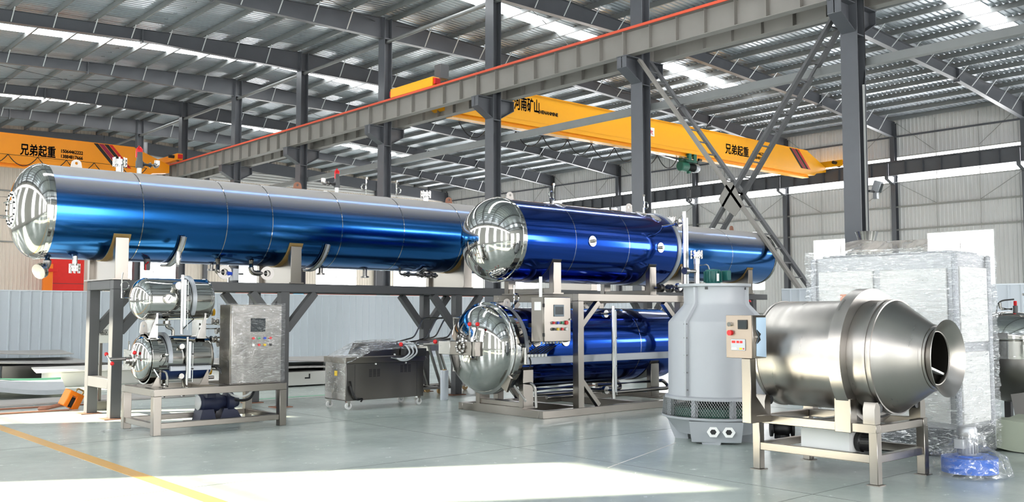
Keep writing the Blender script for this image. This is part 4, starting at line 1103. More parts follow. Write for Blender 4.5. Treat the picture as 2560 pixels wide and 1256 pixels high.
MB().lathe([(-.05, UR2 + .002), (-.05, UR2 + .02), (.03, UR2 + .02), (.03, UR2 + .002)], (UB, UY, UZ2), (1, 0, 0), 64).build('cable_band', 'tray_grey', ut)
for x in (10.43, 11.65): MB().lathe([(-.005, UR2), (-.005, UR2 + .003), (.005, UR2 + .003), (.005, UR2)], (x, UY, UZ2), (1, 0, 0), 72).build('seam_strip', 'chrome', ut)
lug(9.62, UY, UZ2 + UR2, 'lug_white', ut, .14, .12); lug(12.35, UY, UZ2 + UR2, 'lug_white', ut, .16, .15)
siphon(10.55, UY, UZ2 + UR2 - .01, -1, ut); siphon(12.75, UY, UZ2 + UR2 - .01, 1, ut)
MB().cyl((10.7, UY, UZ2 + UR2 - .02), (10.7, UY, UZ2 + UR2 + .06), .03, n=12).build('nozzle', 'chrome', ut)
def side_disc(x, ang, parent, r=.085, stub=True, rr=UR2, y=UY, z=UZ2):
    c = Vector((x, y - rr * math.cos(ang), z + rr * math.sin(ang))); d = Vector((0, -math.cos(ang), math.sin(ang)))
    o = MB().lathe([(-.03, 0), (-.03, r), (.012, r), (.012, 0)], c, d, 24).build('port_disc', 'satin', parent)
    if stub: MB().cyl(c + d * .01, c + d * .07, r * .3, n=10).build('port_plug', 'chrome', o)
    return o
side_disc(10.78, .02, ut); side_disc(12.42, -.02, ut)
side_disc(10.5, 1.25, ut, .1, False); side_disc(12.4, 1.2, ut, .1, False); side_disc(12.62, .95, ut, .1, False)
for x in (10.08, 12.3): saddle(ut, x, UY, UZ2, UR2, FZ, .1, 'brushed', 'brushed_dark', th=.16, half=.52, plate=False)
# level tube with connecting arms at the right end
vt = MB().cyl((12.62, 10.02, 1.45), (12.62, 10.02, 3.2), .035, n=14).build('level_tube', 'chrome', ut)
MB().box(12.655, 10.0, 1.6, 12.70, 10.04, 3.1).build('scale_plate', 'steel_light', vt)
for z, yy in ((3.02, 10.6), (1.95, 10.75)):
    MB().cyl((12.62, 10.02, z), (12.62, yy, z - (.05 if z > 2.5 else 0)), .02, n=10).build('arm_pipe', 'satin', vt)
    MB().lathe([(-.03, 0), (-.03, .065), (-.01, .065), (-.01, .04), (.01, .04), (.01, .065), (.03, .065), (.03, 0)], (12.62, 10.15, z), (0, 1, 0), 16).build('flange', 'satin', vt)
MB().tube([(12.3, 10.45, 1.93), (13.2, 10.45, 1.93)], .03, 10).build('connecting_pipe', 'brushed_dark', ut)
for x in (12.5, 12.75, 13.0): MB().lathe([(-.05, 0), (-.05, .07), (-.03, .07), (-.03, .05), (.03, .05), (.03, .07), (.05, .07), (.05, 0)], (x, 10.45, 1.93), (1, 0, 0), 16).build('valve', 'brushed_dark', ut)
# riser with flanged valve behind the cooling tower
rs = MB().cyl((12.72, 9.85, 1.5), (12.72, 9.85, 2.42), .045, n=14).build('riser_pipe', 'satin', ut)
fr_ = flange_nozzle(12.72, 9.85, 2.36, (0, 0, 1), .13, .05, .1, rs, 'chrome'); 
MB().cyl((12.42, 9.87, 2.2), (12.72, 9.85, 2.2), .03, n=10).build('branch_pipe', 'satin', rs)
MB().lathe([(-.04, 0), (-.04, .06), (.04, .06), (.04, 0)], (12.46, 9.87, 2.2), (1, 0, 0), 14).build('cap', 'satin', rs)
MB().tube([(12.77, 9.82, 2.3), (12.95, 9.8, 2.32), (13.01, 9.8, 2.2), (13.07, 9.8, 1.95)], .012, 8, bend=.05).build('valve_lever', 'motor_grey', rs)
# ---- lower retort
RY2, RZ2, RR2, RA, RB = 11.0, .99, .60, 9.24, 12.95
rt = thing('large_retort', ((RA + RB) / 2, RY2, .1), 'deep blue retort with mirror door dome, lower of the middle pair', 'retort')
MB().lathe([(0, RR2), (RB - RA, RR2)] + [(RB - RA + a, b) for a, b in ellip_head(RR2, .25, 12)], (RA, RY2, RZ2), (1, 0, 0), 72).build('shell', 'blue_shell_deep', rt)
MB().lathe([(.0, RR2 + .002), (.0, RR2 + .06), (.03, RR2 + .085), (.10, RR2 + .085), (.12, RR2 + .06), (.2, RR2 + .05), (.2, RR2 + .002)], (RA - .1, RY2, RZ2), (1, 0, 0), 80).build('lock_ring', 'chrome', rt)
cable_arc(RA + .16, RY2, RZ2, RR2 + .005, -1.2, 1.95, rt, 'tray_grey', w=.07)
dm = MB().lathe([(-.02, RR2 + .07), (.0, RR2 + .085), (.03, RR2 + .085), (.05, RR2 + .05), (.06, RR2 + .045)] + [(.06 + a, b) for a, b in ellip_head(RR2 + .04, .36, 24)], (RA - .1, RY2, RZ2), (-1, 0, 0), 80).build('door', 'chrome', rt)
# hinge arm box across the door
ax = RA - .57
MB().box(ax - .03, RY2 - .28, RZ2 - .09, ax + .10, RY2 + .22, RZ2 + .11, .006).build('hinge_arm', 'brushed', dm)
MB().box(ax - .03, RY2 + .22, RZ2 - .09, ax + .36, RY2 + .5, RZ2 + .11, .006).build('hinge_arm', 'satin', dm)
MB().box(ax - .03, RY2 - .36, RZ2 - .1, ax + .12, RY2 - .3, RZ2 + .11, .006).build('hinge_clamp', 'brushed', dm)
hwv = MB().lathe([(0, 0), (0, .035), (.03, .03), (.03, 0)], (ax - .03, RY2 - .05, RZ2 + .03), (-1, 0, 0), 16).build('hand_wheel', 'satin', dm)
for i in range(8):
    a = 2 * PI * i / 8; MB().sph((ax - .05, RY2 - .05 + .085 * math.cos(a), RZ2 + .03 + .085 * math.sin(a)), .026, 10).build('wheel_lobe', 'satin', dm)
MB().tube([(ax - .04, RY2 - .05 + .085 * math.cos(2 * PI * i / 20), RZ2 + .03 + .085 * math.sin(2 * PI * i / 20)) for i in range(20)], .014, 8, closed=True).build('wheel_rim', 'satin', dm)
for dy in (-.18, -.36):
    MB().cyl((ax + .02, RY2 + dy, RZ2 + .14), (ax + .02, RY2 + dy, RZ2 + .36), .012, n=8).build('locking_rod', 'chrome', dm)
    MB().sph((ax + .02, RY2 + dy, RZ2 + .36), .032, 12).build('red_knob', 'red', dm)
MB().cyl((ax + .1, RY2 + .6, RZ2 + .06), (ax - .1, RY2 + .78, RZ2 + .05), .02, n=10).build('side_lever', 'brushed_dark', dm)
MB().tube([(ax - .05, RY2 + .74, RZ2 + .06), (ax - .22, RY2 + 1.2, RZ2 + .04)], .01, 8).build('lever_rod', 'chrome', dm)
for p in ((ax + .0, RY2 + .62, RZ2 + .09), (ax - .22, RY2 + 1.2, RZ2 + .04)): MB().sph(p, .035, 12).build('red_knob', 'red', dm)
MB().tube([(ax + .3, RY2 + .55, RZ2 + .14), (ax + .3, RY2 + .55, RZ2 + .45), (ax + .3, RY2 + .35, RZ2 + .45)], .02, 8).build('hinge_post', 'satin', dm)
MB().tube([(ax + .3, RY2 + .55, RZ2 - .1), (ax + .3, RY2 + .55, RZ2 - .35), (ax + .3, RY2 + .35, RZ2 - .35)], .02, 8).build('hinge_post', 'satin', dm)
MB().prism([(RY2 - .62, RZ2 - .42), (RY2 - .5, RZ2 - .34), (RY2 - .4, RZ2 - .55), (RY2 - .52, RZ2 - .62)], 'x', RA - .14, RA - .1).build('safety_catch', 'brushed', rt)
MB().tube([(RA - .02, RY2 - .6, RZ2 - .5), (RA + .2, RY2 - .7, RZ2 - .5), (RA + .24, RY2 - .72, RZ2 - .58), (RA + .26, RY2 - .72, RZ2 - .85)], .022, 10, bend=.06).build('purge_pipe', 'satin', rt)
MB().cyl((RA - .06, RY2 - .6, RZ2 - .52), (RA + .06, RY2 - .72, RZ2 - .75), .018, n=8).build('lock_pin', 'chrome', rt)
MB().cyl((RA + .1, RY2 - .66, RZ2 + .02), (RA + .1, RY2 - .66, RZ2 - .22), .03, n=10).build('door_switch', 'satin', rt)
MB().tube([(RA + .16, RY2 - .66, RZ2 - .08), (RA + .22, RY2 - .66, RZ2 - .2), (RA + .2, RY2 - .63, RZ2 - .3)], .009, 6, bend=.05).build('switch_cable', 'black', rt)
lug(RA + .32, RY2, RZ2 + RR2 + .0, 'lug_white', rt, .14, .14)
siphon(RA + .46, RY2, RZ2 + RR2, 1, rt)
for x in (11.95,): MB().lathe([(-.006, RR2), (-.006, RR2 + .004), (.006, RR2 + .004), (.006, RR2)], (x, RY2, RZ2), (1, 0, 0), 72).build('seam_strip', 'chrome', rt)
trk = MB().box(RA + .1, RY2 - RR2 - .05, .76, RB - .1, RY2 - RR2 + .02, .87, .004).build('cable_trunk', 'tray_grey', rt)
for x in (9.62, 10.22, 10.5): side_disc(x, .17, rt, .085, True, RR2, RY2, RZ2)
side_disc(9.45, .17, rt, .085, True, RR2, RY2, RZ2)
side_disc(11.5, .85, rt, .07, False, RR2, RY2, RZ2)
for x in (9.5, 12.35): saddle(rt, x, RY2, RZ2, RR2, .11, .11, 'brushed', 'brushed_dark', th=.2, half=.5, plate=False)
stt = sight_tube(10.93, 10.08, .2, 1.62, rt, .03)
for z in (1.5, .32):
    MB().cyl((10.93, 10.08, z), (10.93, 10.55, z), .018, n=8).build('arm_pipe', 'satin', stt)
    MB().lathe([(-.03, 0), (-.03, .06), (.03, .06), (.03, 0)], (10.93, 10.25, z), (0, 1, 0), 16).build('flange', 'satin', stt)
# underside loop pipes
for x0, x1, y, z in ((9.6, 10.55, 10.5, .3), (9.6, 11.7, 10.75, .33), (11.0, 12.6, 10.5, .3)):
    MB().tube([(x0, y, z + .08), (x1, y, z + .08), (x1 + .1, y - .0, z + .02), (x1, y - .12, z - .04), (x0 + .2, y - .12, z - .04)], .03, 10, bend=.07).build('loop_pipe', 'brushed_dark', rt)
# ---- control box hanging on the retort
KX0, KX1, KY0, KY1, KZ0, KZ1 = 9.33, 9.86, 9.93, 10.2, 1.1, 1.74
kb = thing('control_box', ((KX0 + KX1) / 2, (KY0 + KY1) / 2, KZ0), 'brushed steel control box with screen and buttons mounted beside the large retort', 'control box')
MB().box(KX0, KY0 + .016, KZ0, KX1, KY1, KZ1, .005).build('body', 'brushed', kb)
kd = MB().box(KX0 + .005, KY0, KZ0 + .005, KX1, KY0 + .014, KZ1 - .005, .004).build('box_door', 'brushed', kb)
sc_ = MB().box(9.52, KY0 - .012, 1.46, 9.72, KY0 + .001, 1.63, .004).build('screen_bezel', 'bezel', kd)
MB().box(9.54, KY0 - .014, 1.49, 9.70, KY0 - .011, 1.60).build('screen', 'screen', sc_)
BT2 = (('red', 'btn_blue', 'btn_green', 'red'), ('black', 'btn_yellow', 'red', 'white'))
for r_ in range(2):
    for c_ in range(4):
        x = 9.50 + c_ * .085; z = 1.37 - r_ * .09; k = .03 if (r_ == 0 and c_ == 3) else .02
        b_ = MB().cyl((x, KY0, z), (x, KY0 - .014, z), k * 1.1, n=14).build('button_ring', 'chrome', kd)
        MB().cyl((x, KY0 - .012, z), (x, KY0 - .034, z), k, n=14).build('button_cap', BT2[r_][c_], b_)
MB().box(KX0 - .003, KY0 + .06, 1.55, KX0 + .001, KY0 + .2, 1.67).build('data_plate', 'white', kb)
for z in (1.62, 1.2): MB().box(KX0 - .004, KY0 - .004, z - .025, KX0 + .012, KY0 + .03, z + .025).build('hinge', 'black', kb)
lk = MB().cyl((9.84, KY0, 1.42), (9.84, KY0 - .02, 1.42), .014, n=10).build('door_lock', 'chrome', kd)
aer = MB().cyl((9.33, 10.0, 1.74), (9.33, 10.0, 2.03), .024, n=12).build('aerial_post', 'white', kb)
for i in range(6):
    x = 9.44 + i * .068
    g_ = MB().cyl((x, 10.06, 1.1), (x, 10.06, 1.07), .02, n=10).build('cable_gland', 'white', kb)
    MB().tube([(x, 10.06, 1.075), (x - .03, 10.2, 1.0), (x - .06, 10.36, .9)], .011, 6, bend=.05).build('cable', 'black', kb)
    MB().box(x - .075, 10.3, .87, x - .04, 10.345, .91, .004).build('cable_socket', 'white', kb)
MB().box(9.5, 10.2, 1.3, 9.56, 10.45, 1.36).build('mounting_arm', 'brushed', kb)
MB().box(9.7, 10.2, 1.3, 9.76, 10.45, 1.36).build('mounting_arm', 'brushed', kb)
# ================================================================== COOLING TOWER
CTX, CTY = 9.45, 7.06
ct = thing('cooling_tower', (CTX, CTY, 0), 'round pale grey plastic cooling tower with mesh skirt and green motor', 'cooling tower')
def L_ct(prof, name, m, n=64, parent=None, arc=None): return MB().lathe(prof, (CTX, CTY, 0), (0, 0, 1), n, arc).build(name, m, parent or ct)
bs = L_ct([(.10, 0), (.10, .41), (.27, .53), (.285, .57), (.31, .575), (.31, .53), (.29, .50), (.16, .38), (.16, 0)], 'basin', 'tower_grp')
for a in (-2.62, -1.15, .3, 1.9):
    d = Vector((math.cos(a), math.sin(a), 0)); t_ = Vector((-d.y, d.x, 0)); c = Vector((CTX, CTY, 0)) + d * .37
    ft = MB(); q = []
    for z, k, w in ((0, .82, .09), (.12, 1.0, .13), (.24, 1.12, .16)):
        for su, sv in ((-1, -1), (1, -1), (1, 1), (-1, 1)): q.append(c + d * (sv * .09 * k + (k - 1) * .1) + t_ * (su * w) + Vector((0, 0, z)))
    ft.add(q, [(0, 1, 2, 3), (8, 9, 10, 11)] + [(4 * l + i, 4 * l + (i + 1) % 4, 4 * l + 4 + (i + 1) % 4, 4 * l + 4 + i) for l in (0, 1) for i in range(4)])
    ft.build('foot', 'tower_grp', bs)
# sump box facing the camera-left with two hexagonal pipe fittings
fd = Vector((-.80, -.60, 0)).normalized(); fs_ = Vector((-fd.y, fd.x, 0))
sb = MB(); q = []
for z, k, w in ((.015, .40, .2), (.03, .44, .25), (.27, .535, .27)):
    for su, sv in ((-1, 0), (1, 0), (1, 1), (-1, 1)): q.append(Vector((CTX, CTY, z)) + fd * (k if sv else .15) + fs_ * (su * w))
sb.add(q, [(0, 1, 2, 3), (8, 9, 10, 11)] + [(4 * l + i, 4 * l + (i + 1) % 4, 4 * l + 4 + (i + 1) % 4, 4 * l + 4 + i) for l in (0, 1) for i in range(4)])
smp = sb.build('sump', 'tower_grp', ct)
for off in (-.075, .08):
    c = Vector((CTX, CTY, .155)) + fd * .47 - fs_ * off + fs_ * .05
    hx = MB().lathe([(0, .03), (0, .065), (.05, .065), (.05, .034), (0, .03)], c, fd, 6).build('hex_fitting', 'white_glossy', smp)
    MB().cyl(c - fd * .02, c + fd * .03, .033, n=14).build('pipe_bore', 'black', hx)
# mesh skirt: diamond wires around
ms = MB(); NZ, NT = 9, 132; r0, r1 = .565, .55
for i in range(NT):
    for s in (1, -1):
        pts = []
        for j in range(NZ + 1):
            a = 2 * PI * (i + s * j * .5) / NT; r = r0 + (r1 - r0) * j / NZ; z = .31 + .2 * j / NZ
            pts.append((CTX + r * math.cos(a), CTY + r * math.sin(a), z))
        ms.tube(pts, .0022, 3)
ms.build('wire_mesh', 'tower_mesh', ct)
L_ct([(.18, 0), (.18, .46), (.40, .46), (.42, .40), (.42, 0)], 'fill_pack', 'tower_fill', 40)
for a in [2 * PI * i / 8 + .2 for i in range(8)]:
    MB().box(CTX + .5 * math.cos(a) - .025, CTY + .5 * math.sin(a) - .025, .29, CTX + .5 * math.cos(a) + .025, CTY + .5 * math.sin(a) + .025, .52).build('support_leg', 'tower_grp', ct)
PROF = [(.5, .50), (.5, .535), (.53, .535), (.545, .505), (.56, .50), (1.40, .492), (1.42, .48), (1.60, .335), (1.63, .325), (1.80, .328), (1.82, .335), (1.825, .385), (1.855, .387), (1.857, .31), (1.6, .31), (.56, .47)]
L_ct(PROF, 'casing', 'tower_grp')
# bolted seam ribs, following the outline
def rib(a):
    out = [(.55, .49), (.55, .545), (1.42, .535), (1.61, .375), (1.64, .365), (1.815, .365), (1.815, .32), (1.62, .32), (1.40, .49)]
    d = Vector((math.cos(a), math.sin(a), 0)); t_ = Vector((-d.y, d.x, 0)); mb = MB(); vs = []
    for s in (-.011, .011): vs += [Vector((CTX, CTY, 0)) + d * r + t_ * s + Vector((0, 0, z)) for z, r in out]
    n = len(out); mb.add(vs, [tuple(range(n)), tuple(range(n, 2 * n))[::-1]] + [(i, (i + 1) % n, n + (i + 1) % n, n + i) for i in range(n)])
    o = mb.build('seam_rib', 'tower_grp', ct)
    for z in (.62, .82, 1.02, 1.22, 1.38):
        c = Vector((CTX, CTY, z)) + d * .525
        MB().cyl(c - t_ * .02, c + t_ * .02, .008, n=8).build('bolt', 'satin', o)
for a in (-3.1, -1.15, .9): rib(a)
for i in range(4):
    a = i * PI / 2 + .4
    MB().bar((CTX, CTY, 1.80), (CTX + .34 * math.cos(a), CTY + .34 * math.sin(a), 1.80), .03, .03).build('motor_stay', 'dark_grey', ct)
mo = MB().lathe([(0, 0), (0, .075), (.02, .085), (.15, .085), (.17, .075), (.18, 0)], (CTX - .02, CTY, 1.86), (0, 0, 1), 24).build('fan_motor', 'motor_teal', ct)
for i in range(18):
    a = 2 * PI * i / 18; c = Vector((CTX - .02 + .09 * math.cos(a), CTY + .09 * math.sin(a), 1.945))
    MB().obox(c, (.02, .005, .13), Matrix.Rotation(a, 3, 'Z')).build('cooling_fin', 'motor_teal', mo)
MB().box(CTX + .06, CTY - .13, 1.90, CTX + .13, CTY - .05, 2.02, .005).build('terminal_box', 'motor_teal', mo)
MB().box(CTX - .075, CTY - .095, 1.89, CTX - .035, CTY - .09, 1.98).build('rating_plate', 'white', mo)
MB().cyl((CTX - .02, CTY, 1.70), (CTX - .02, CTY, 1.86), .04, n=14).build('motor_mount', 'satin', mo)
L_ct([(1.7, .04), (1.7, .30), (1.715, .30), (1.715, .04)], 'fan_disc', 'dark_grey', 28)

ct.scale = (1.12, 1.12, 1.0)

# ================================================================== DRUM MIXER
mxr = thing('drum_mixer', (8.42, 4.85, 0), 'large brushed steel drum mixer with open flared mouth on a steel stand', 'mixer')
AX = Vector((0, -1, .0)); AO = Vector((8.42, 5.50, 1.11))
def L_mx(prof, name, m, n=72, parent=None, arc=None): return MB().lathe(prof, AO, AX, n, arc).build(name, m, parent or mxr)
drum = L_mx([(0, 0), (0, .46), (.015, .49), (.05, .508), (.08, .513), (1.22, .513), (1.25, .51), (1.585, .28), (1.61, .262), (1.61, .23), (1.58, .25), (1.24, .49), (.06, .49), (.02, .46), (.02, 0)], 'drum', 'drum_steel')
for t, r in ((.07, .519), (1.185, .523), (1.235, .523)): L_mx([(t - .014, .505), (t - .012, r), (t + .012, r), (t + .014, .505)], 'bead', 'drum_steel', parent=drum)
L_mx([(1.57, .285), (1.575, .298), (1.595, .285), (1.595, .27)], 'neck_weld', 'drum_steel', parent=drum)
L_mx([(1.60, .24), (1.61, .25), (1.70, .34), (1.706, .338), (1.62, .243), (1.60, .232)], 'mouth_flare', 'drum_steel')
L_mx([(.03, 0), (.03, .45), (.07, .485), (1.235, .485), (1.575, .245), (1.6, .236)], 'drum_shade_skin', 'drum_inside_shade', parent=drum)  # added inner skin, its dark colour stands in for the drum's inner shade
# inner mixing blade seen through the mouth
MB().prism([(8.2, 1.06), (8.63, .95), (8.61, .92), (8.5, .89), (8.34, .89), (8.24, .97)], 'y', 3.96, 3.985).build('mixing_blade', 'polished', mxr)
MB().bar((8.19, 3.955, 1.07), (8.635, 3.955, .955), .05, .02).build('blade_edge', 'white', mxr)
# chain guard hoop, wide over the top
gd = L_mx([(.90, .515), (.90, .625), (1.02, .625), (1.02, .515)], 'chain_guard', 'drum_steel')
L_mx([(1.05, .512), (1.05, .55), (1.07, .55), (1.07, .512)], 'gear_ring', 'brushed_dark', arc=(-PI * .75, -PI * .33))
ch = MB()
for i in range(40):
    a = -PI * .72 + PI * .36 * i / 40
    d, aa, bb = basis(AX); c = AO + AX * 1.06 + (aa * math.cos(a) + bb * math.sin(a)) * .555; ch.obox(c, (.02, .03, .02))
ch.build('drive_chain', 'black', mxr)
FXa, FXb, FYa, FYb = 7.95, 8.9, 4.23, 5.5
fm = thing('mixer_stand', (8.42, 4.85, 0), 'rectangular brushed steel stand under the drum mixer with roller brackets', 'stand')
for x in (FXa + .035, FXb - .035):
    for y in (FYa + .035, FYb - .035):
        MB().box(x - .04, y - .04, .008, x + .04, y + .04, .46, .004).build('leg', 'brushed', fm)
        MB().box(x - .06, y - .06, 0, x + .06, y + .06, .008).build('foot_plate', 'brushed', fm)
    MB().box(x - .04, FYa, .45, x + .04, FYb, .53, .004).build('top_rail', 'brushed', fm)
    MB().box(x - .03, FYa + .07, .19, x + .03, FYb - .07, .265, .004).build('lower_rail', 'brushed', fm)
for y in (FYa + .04, FYb - .04):
    MB().box(FXa + .08, y - .035, .45, FXb - .08, y + .035, .52, .004).build('top_rail', 'brushed', fm)
    MB().box(FXa + .07, y - .03, .19, FXb - .07, y + .03, .26, .004).build('lower_rail', 'brushed', fm)
MB().box(FXa + .08, 4.86, .46, FXb - .08, 4.93, .52, .004).build('top_rail', 'brushed', fm)
for x, s in ((FXa + .045, 1), (FXb - .045, -1)):
    for y in (4.3, 5.42):
        r_ = MB().prism([(x - .045 * s, .53), (x + .055 * s, .53), (x + .055 * s, .68), (x + .02 * s, .72), (x - .02 * s, .72), (x - .045 * s, .66)], 'y', y - .055, y + .055).build('roller_bracket', 'brushed', fm)
        MB().cyl((x + .085 * s, y - .04, .665), (x + .085 * s, y + .04, .665), .042, n=18).build('roller', 'dark_grey', r_)
MB().box(FXa - .02, 4.46, .44, FXa + .09, 4.62, .74, .004).build('guard_bracket', 'brushed', fm)
mh = MB().prism([(4.62, .20), (5.12, .20), (5.12, .40), (5.08, .44), (4.66, .44), (4.62, .40)], 'x', 8.18, 8.5).build('motor_housing', 'white', fm)
MB().lathe([(0, 0), (0, .09), (.05, .1), (.06, .085), (.16, .085), (.16, .05), (.2, .05), (.2, 0)], (8.34, 4.62, .32), (0, -1, 0), 20).build('gear_motor', 'black', fm)
for i in range(10):
    a = 2 * PI * i / 10; MB().obox(Vector((8.34 + .09 * math.cos(a), 4.5, .32 + .09 * math.sin(a))), (.025, .1, .008), Matrix.Rotation(-a, 3, 'Y')).build('cooling_fin', 'black', fm)
MB().box(8.1, 4.35, .165, 8.6, 5.2, .19).build('motor_shelf', 'brushed', fm)
# control box on a post
MB().box(7.59, 5.27, .48, 7.68, 5.37, 1.08, .004).build('control_post', 'brushed', fm)
MB().bar((7.65, 5.32, .51), (7.96, 5.32, .5), .06, .06).build('post_bracket', 'brushed', fm)
MB().prism([(7.68, .54), (7.68, .78), (7.93, .54)], 'y', 5.315, 5.327).build('gusset', 'brushed', fm)
BX0, BX1, BY0, BY1, BZ0, BZ1 = 7.57, 7.80, 5.235, 5.525, 1.083, 1.486
kb2 = thing('mixer_control_box', ((BX0 + BX1) / 2, (BY0 + BY1) / 2, BZ0), 'small beige-steel control box with red digital readout on the mixer post', 'control box')
MB().box(BX0 + .014, BY0, BZ0, BX1, BY1, BZ1, .004).build('body', 'brushed', kb2)
kd2 = MB().box(BX0, BY0, BZ0, BX0 + .013, BY1, BZ1, .003).build('box_door', 'beige_steel', kb2)
MB().box(BX0 - .012, BY0 + .045, 1.355, BX0, BY0 + .15, 1.442, .003).build('meter', 'black', kd2)
MB().box(BX0 - .014, BY0 + .055, 1.365, BX0 - .011, BY0 + .14, 1.432).build('meter_glass', 'screen', kd2)
MB().cyl((BX0, BY0 + .235, 1.40), (BX0 - .03, BY0 + .235, 1.40), .022, n=14).build('selector_switch', 'chrome', kd2)
MB().cyl((BX0, BY0 + .23, 1.32), (BX0 - .035, BY0 + .23, 1.32), .026, n=16).build('stop_button', 'red', kd2)
dp = MB().box(BX0 - .008, BY0 + .07, 1.155, BX0, BY0 + .23, 1.262, .002).build('timer_panel', 'tray_grey', kd2)
for a_, b_ in ((.18, .218), (.138, .165), (.10, .128)): MB().box(BX0 - .011, BY0 + a_, 1.224, BX0 - .007, BY0 + b_, 1.246).build('digit_window', 'led_red', dp)
MB().box(BX0 - .01, BY0 + .165, 1.163, BX0 - .007, BY0 + .222, 1.182).build('key_strip', 'plate_white', dp)
MB().box(BX0 - .01, BY0 + .105, 1.163, BX0 - .007, BY0 + .135, 1.182).build('key_strip', 'btn_yellow', dp)
MB().cyl((BX0 - .006, BY0 + .088, 1.172), (BX0 - .012, BY0 + .088, 1.172), .008, n=10).build('key', 'red', dp)
def bx_(u): return BX0 + u
MB().prism([(bx_(.065), 1.105), (bx_(.225), 1.09), (bx_(.225), 1.465), (bx_(.07), 1.465), (bx_(.07), 1.35), (bx_(.11), 1.285), (bx_(.07), 1.22)], 'y', BY0 - .004, BY0 - .001).build('protective_sheet', 'film_blue', kb2)
MB().prism([(bx_(.07), 1.35), (bx_(.13), 1.31), (bx_(.11), 1.285)], 'y', BY0 - .012, BY0 - .005).build('peeled_corner', 'black', kb2)
MB().prism([(bx_(.07), 1.22), (bx_(.125), 1.255), (bx_(.11), 1.285)], 'y', BY0 - .012, BY0 - .005).build('peeled_corner', 'black', kb2)
MB().box(bx_(.03), BY0 - .02, 1.277, bx_(.065), BY0, 1.293).build('latch', 'chrome', kb2)

# ================================================================== FILM-WRAPPED CABINET
WX0, WX1, WY0, WY1, WZ = 10.0, 10.87, 4.4, 6.1, 2.2
wc = thing('wrapped_cabinet', ((WX0 + WX1) / 2, (WY0 + WY1) / 2, 0), 'tall white cabinet wrapped in shiny clear stretch film behind the drum mixer', 'cabinet')
MB().box(WX0 + .05, WY0 + .05, .1, WX1 - .05, WY1 - .05, WZ - .06).build('body', 'motor_grey', wc)
for x in (WX0 + .03, WX1 - .03):
    for y in (WY0 + .03, WY1 - .03): MB().box(x - .03, y - .03, .05, x + .03, y + .03, WZ - .06, .02).build('corner_pad', 'bubble', wc)
MB().box(WX0, WY0, .02, WX1, WY1, .3, .02).build('bubble_skirt', 'bubble_dark', wc)
for (a, b, c, d) in ((4.52, 5.25, 1.25, 1.98), (5.34, 6.0, 1.25, 1.98), (4.52, 5.25, .36, 1.18), (5.34, 6.0, .36, 1.18)):
    MB().box(WX0 + .015, a, c, WX0 + .05, b, d, .008).build('front_panel', 'cabinet_white', wc)
for (a, b, c, d) in ((10.12, 10.78, .35, 1.1), (10.12, 10.78, 1.2, 2.0)):
    MB().box(a, WY0 + .015, c, b, WY0 + .05, d, .008).build('side_panel', 'cabinet_white', wc)
MB().box(WX0 + .0, 5.42, 1.5, WX0 + .02, 5.72, 1.72).build('packing_sheet', 'orange_pale', wc)
MB().box(WX0 + .0, 5.62, 1.4, WX0 + .02, 5.92, 1.55).build('bubble_sheet', 'bubble_dark', wc)
MB().box(WX0 + .1, WY0 + .1, WZ - .06, WX1 - .1, WY1 - .1, WZ - .03, .01).build('top_pad', 'bubble', wc)
film_box(WX0 - .035, WY0 - .035, .06, WX1 + .035, WY1 + .035, WZ + .01, 'film', wc, amp=.035, n=44, seed=11, freq=(3.2, 3.2, 20), top=False)
tp = MB()
def tent(a, b):
    x = WX0 - .04 + (WX1 - WX0 + .08) * a; y = WY0 - .04 + (WY1 - WY0 + .08) * b
    e = min(a, 1 - a, b, 1 - b) * 2
    pk = math.exp(-((a - .5) ** 2 / .08 + (b - .72) ** 2 / .02)) * .05
    return Vector((x, y, WZ - .02 + .13 * min(1, e * 2.2) + pk + .012 * noise.noise(Vector((x * 5, y * 5, 2)))))
tp.grid(tent, 30, 40); tp.build('film_top', 'film_milky', wc, sharp=70)
# hopper cone just behind the cabinet
hp = thing('steel_hopper', (12.7, 6.83, 0), 'steel hopper rim peeking over the top of the wrapped cabinet', 'hopper')
MB().lathe([(1.5, .05), (1.95, .05), (2.45, .09), (2.66, .155), (2.66, .15), (2.45, .085)], (12.7, 6.83, 0), (0, 0, 1), 28).build('cone', 'satin', hp)
for a in (0.3, 2.4, 4.5): MB().cyl((12.7 + .3 * math.cos(a), 6.83 + .3 * math.sin(a), 0), (12.7 + .05 * math.cos(a), 6.83 + .05 * math.sin(a), 1.95), .02, n=8).build('leg', 'satin', hp)

# ================================================================== BAGGED BLOWER
bl = thing('blower', (9.14, 3.98, 0), 'blue bagged blower with silver motor on the floor at the lower right', 'blower')
VX, VY = 9.16, 3.98
vp = []
for i in range(40):
    a = 2 * PI * i / 40; r = .21 + .06 * (i / 40); vp.append((VX + r * math.cos(a), VY + r * math.sin(a)))
MB().prism(vp, 'z', .03, .17).build('volute', 'bag_blue', bl)
MB().box(VX + .05, VY - .06, .03, VX + .34, VY + .19, .17, .01).build('outlet', 'bag_blue', bl)
MB().lathe([(.17, 0), (.17, .13), (.185, .13), (.185, 0)], (VX, VY, 0), (0, 0, 1), 30).build('mount_ring', 'bag_blue', bl)
bm_ = MB().lathe([(.185, 0), (.185, .075), (.2, .08), (.36, .08), (.365, .088), (.42, .09), (.45, .075), (.455, 0)], (VX, VY, 0), (0, 0, 1), 28).build('motor', 'motor_grey', bl)
for i in range(20):
    a = 2 * PI * i / 20; MB().obox(Vector((VX + .086 * math.cos(a), VY + .086 * math.sin(a), .28)), (.016, .006, .15), Matrix.Rotation(a, 3, 'Z')).build('cooling_fin', 'motor_grey', bm_)
MB().box(VX - .15, VY - .03, .25, VX - .08, VY + .06, .34, .005).build('terminal_box', 'motor_grey', bm_)
bag = MB()
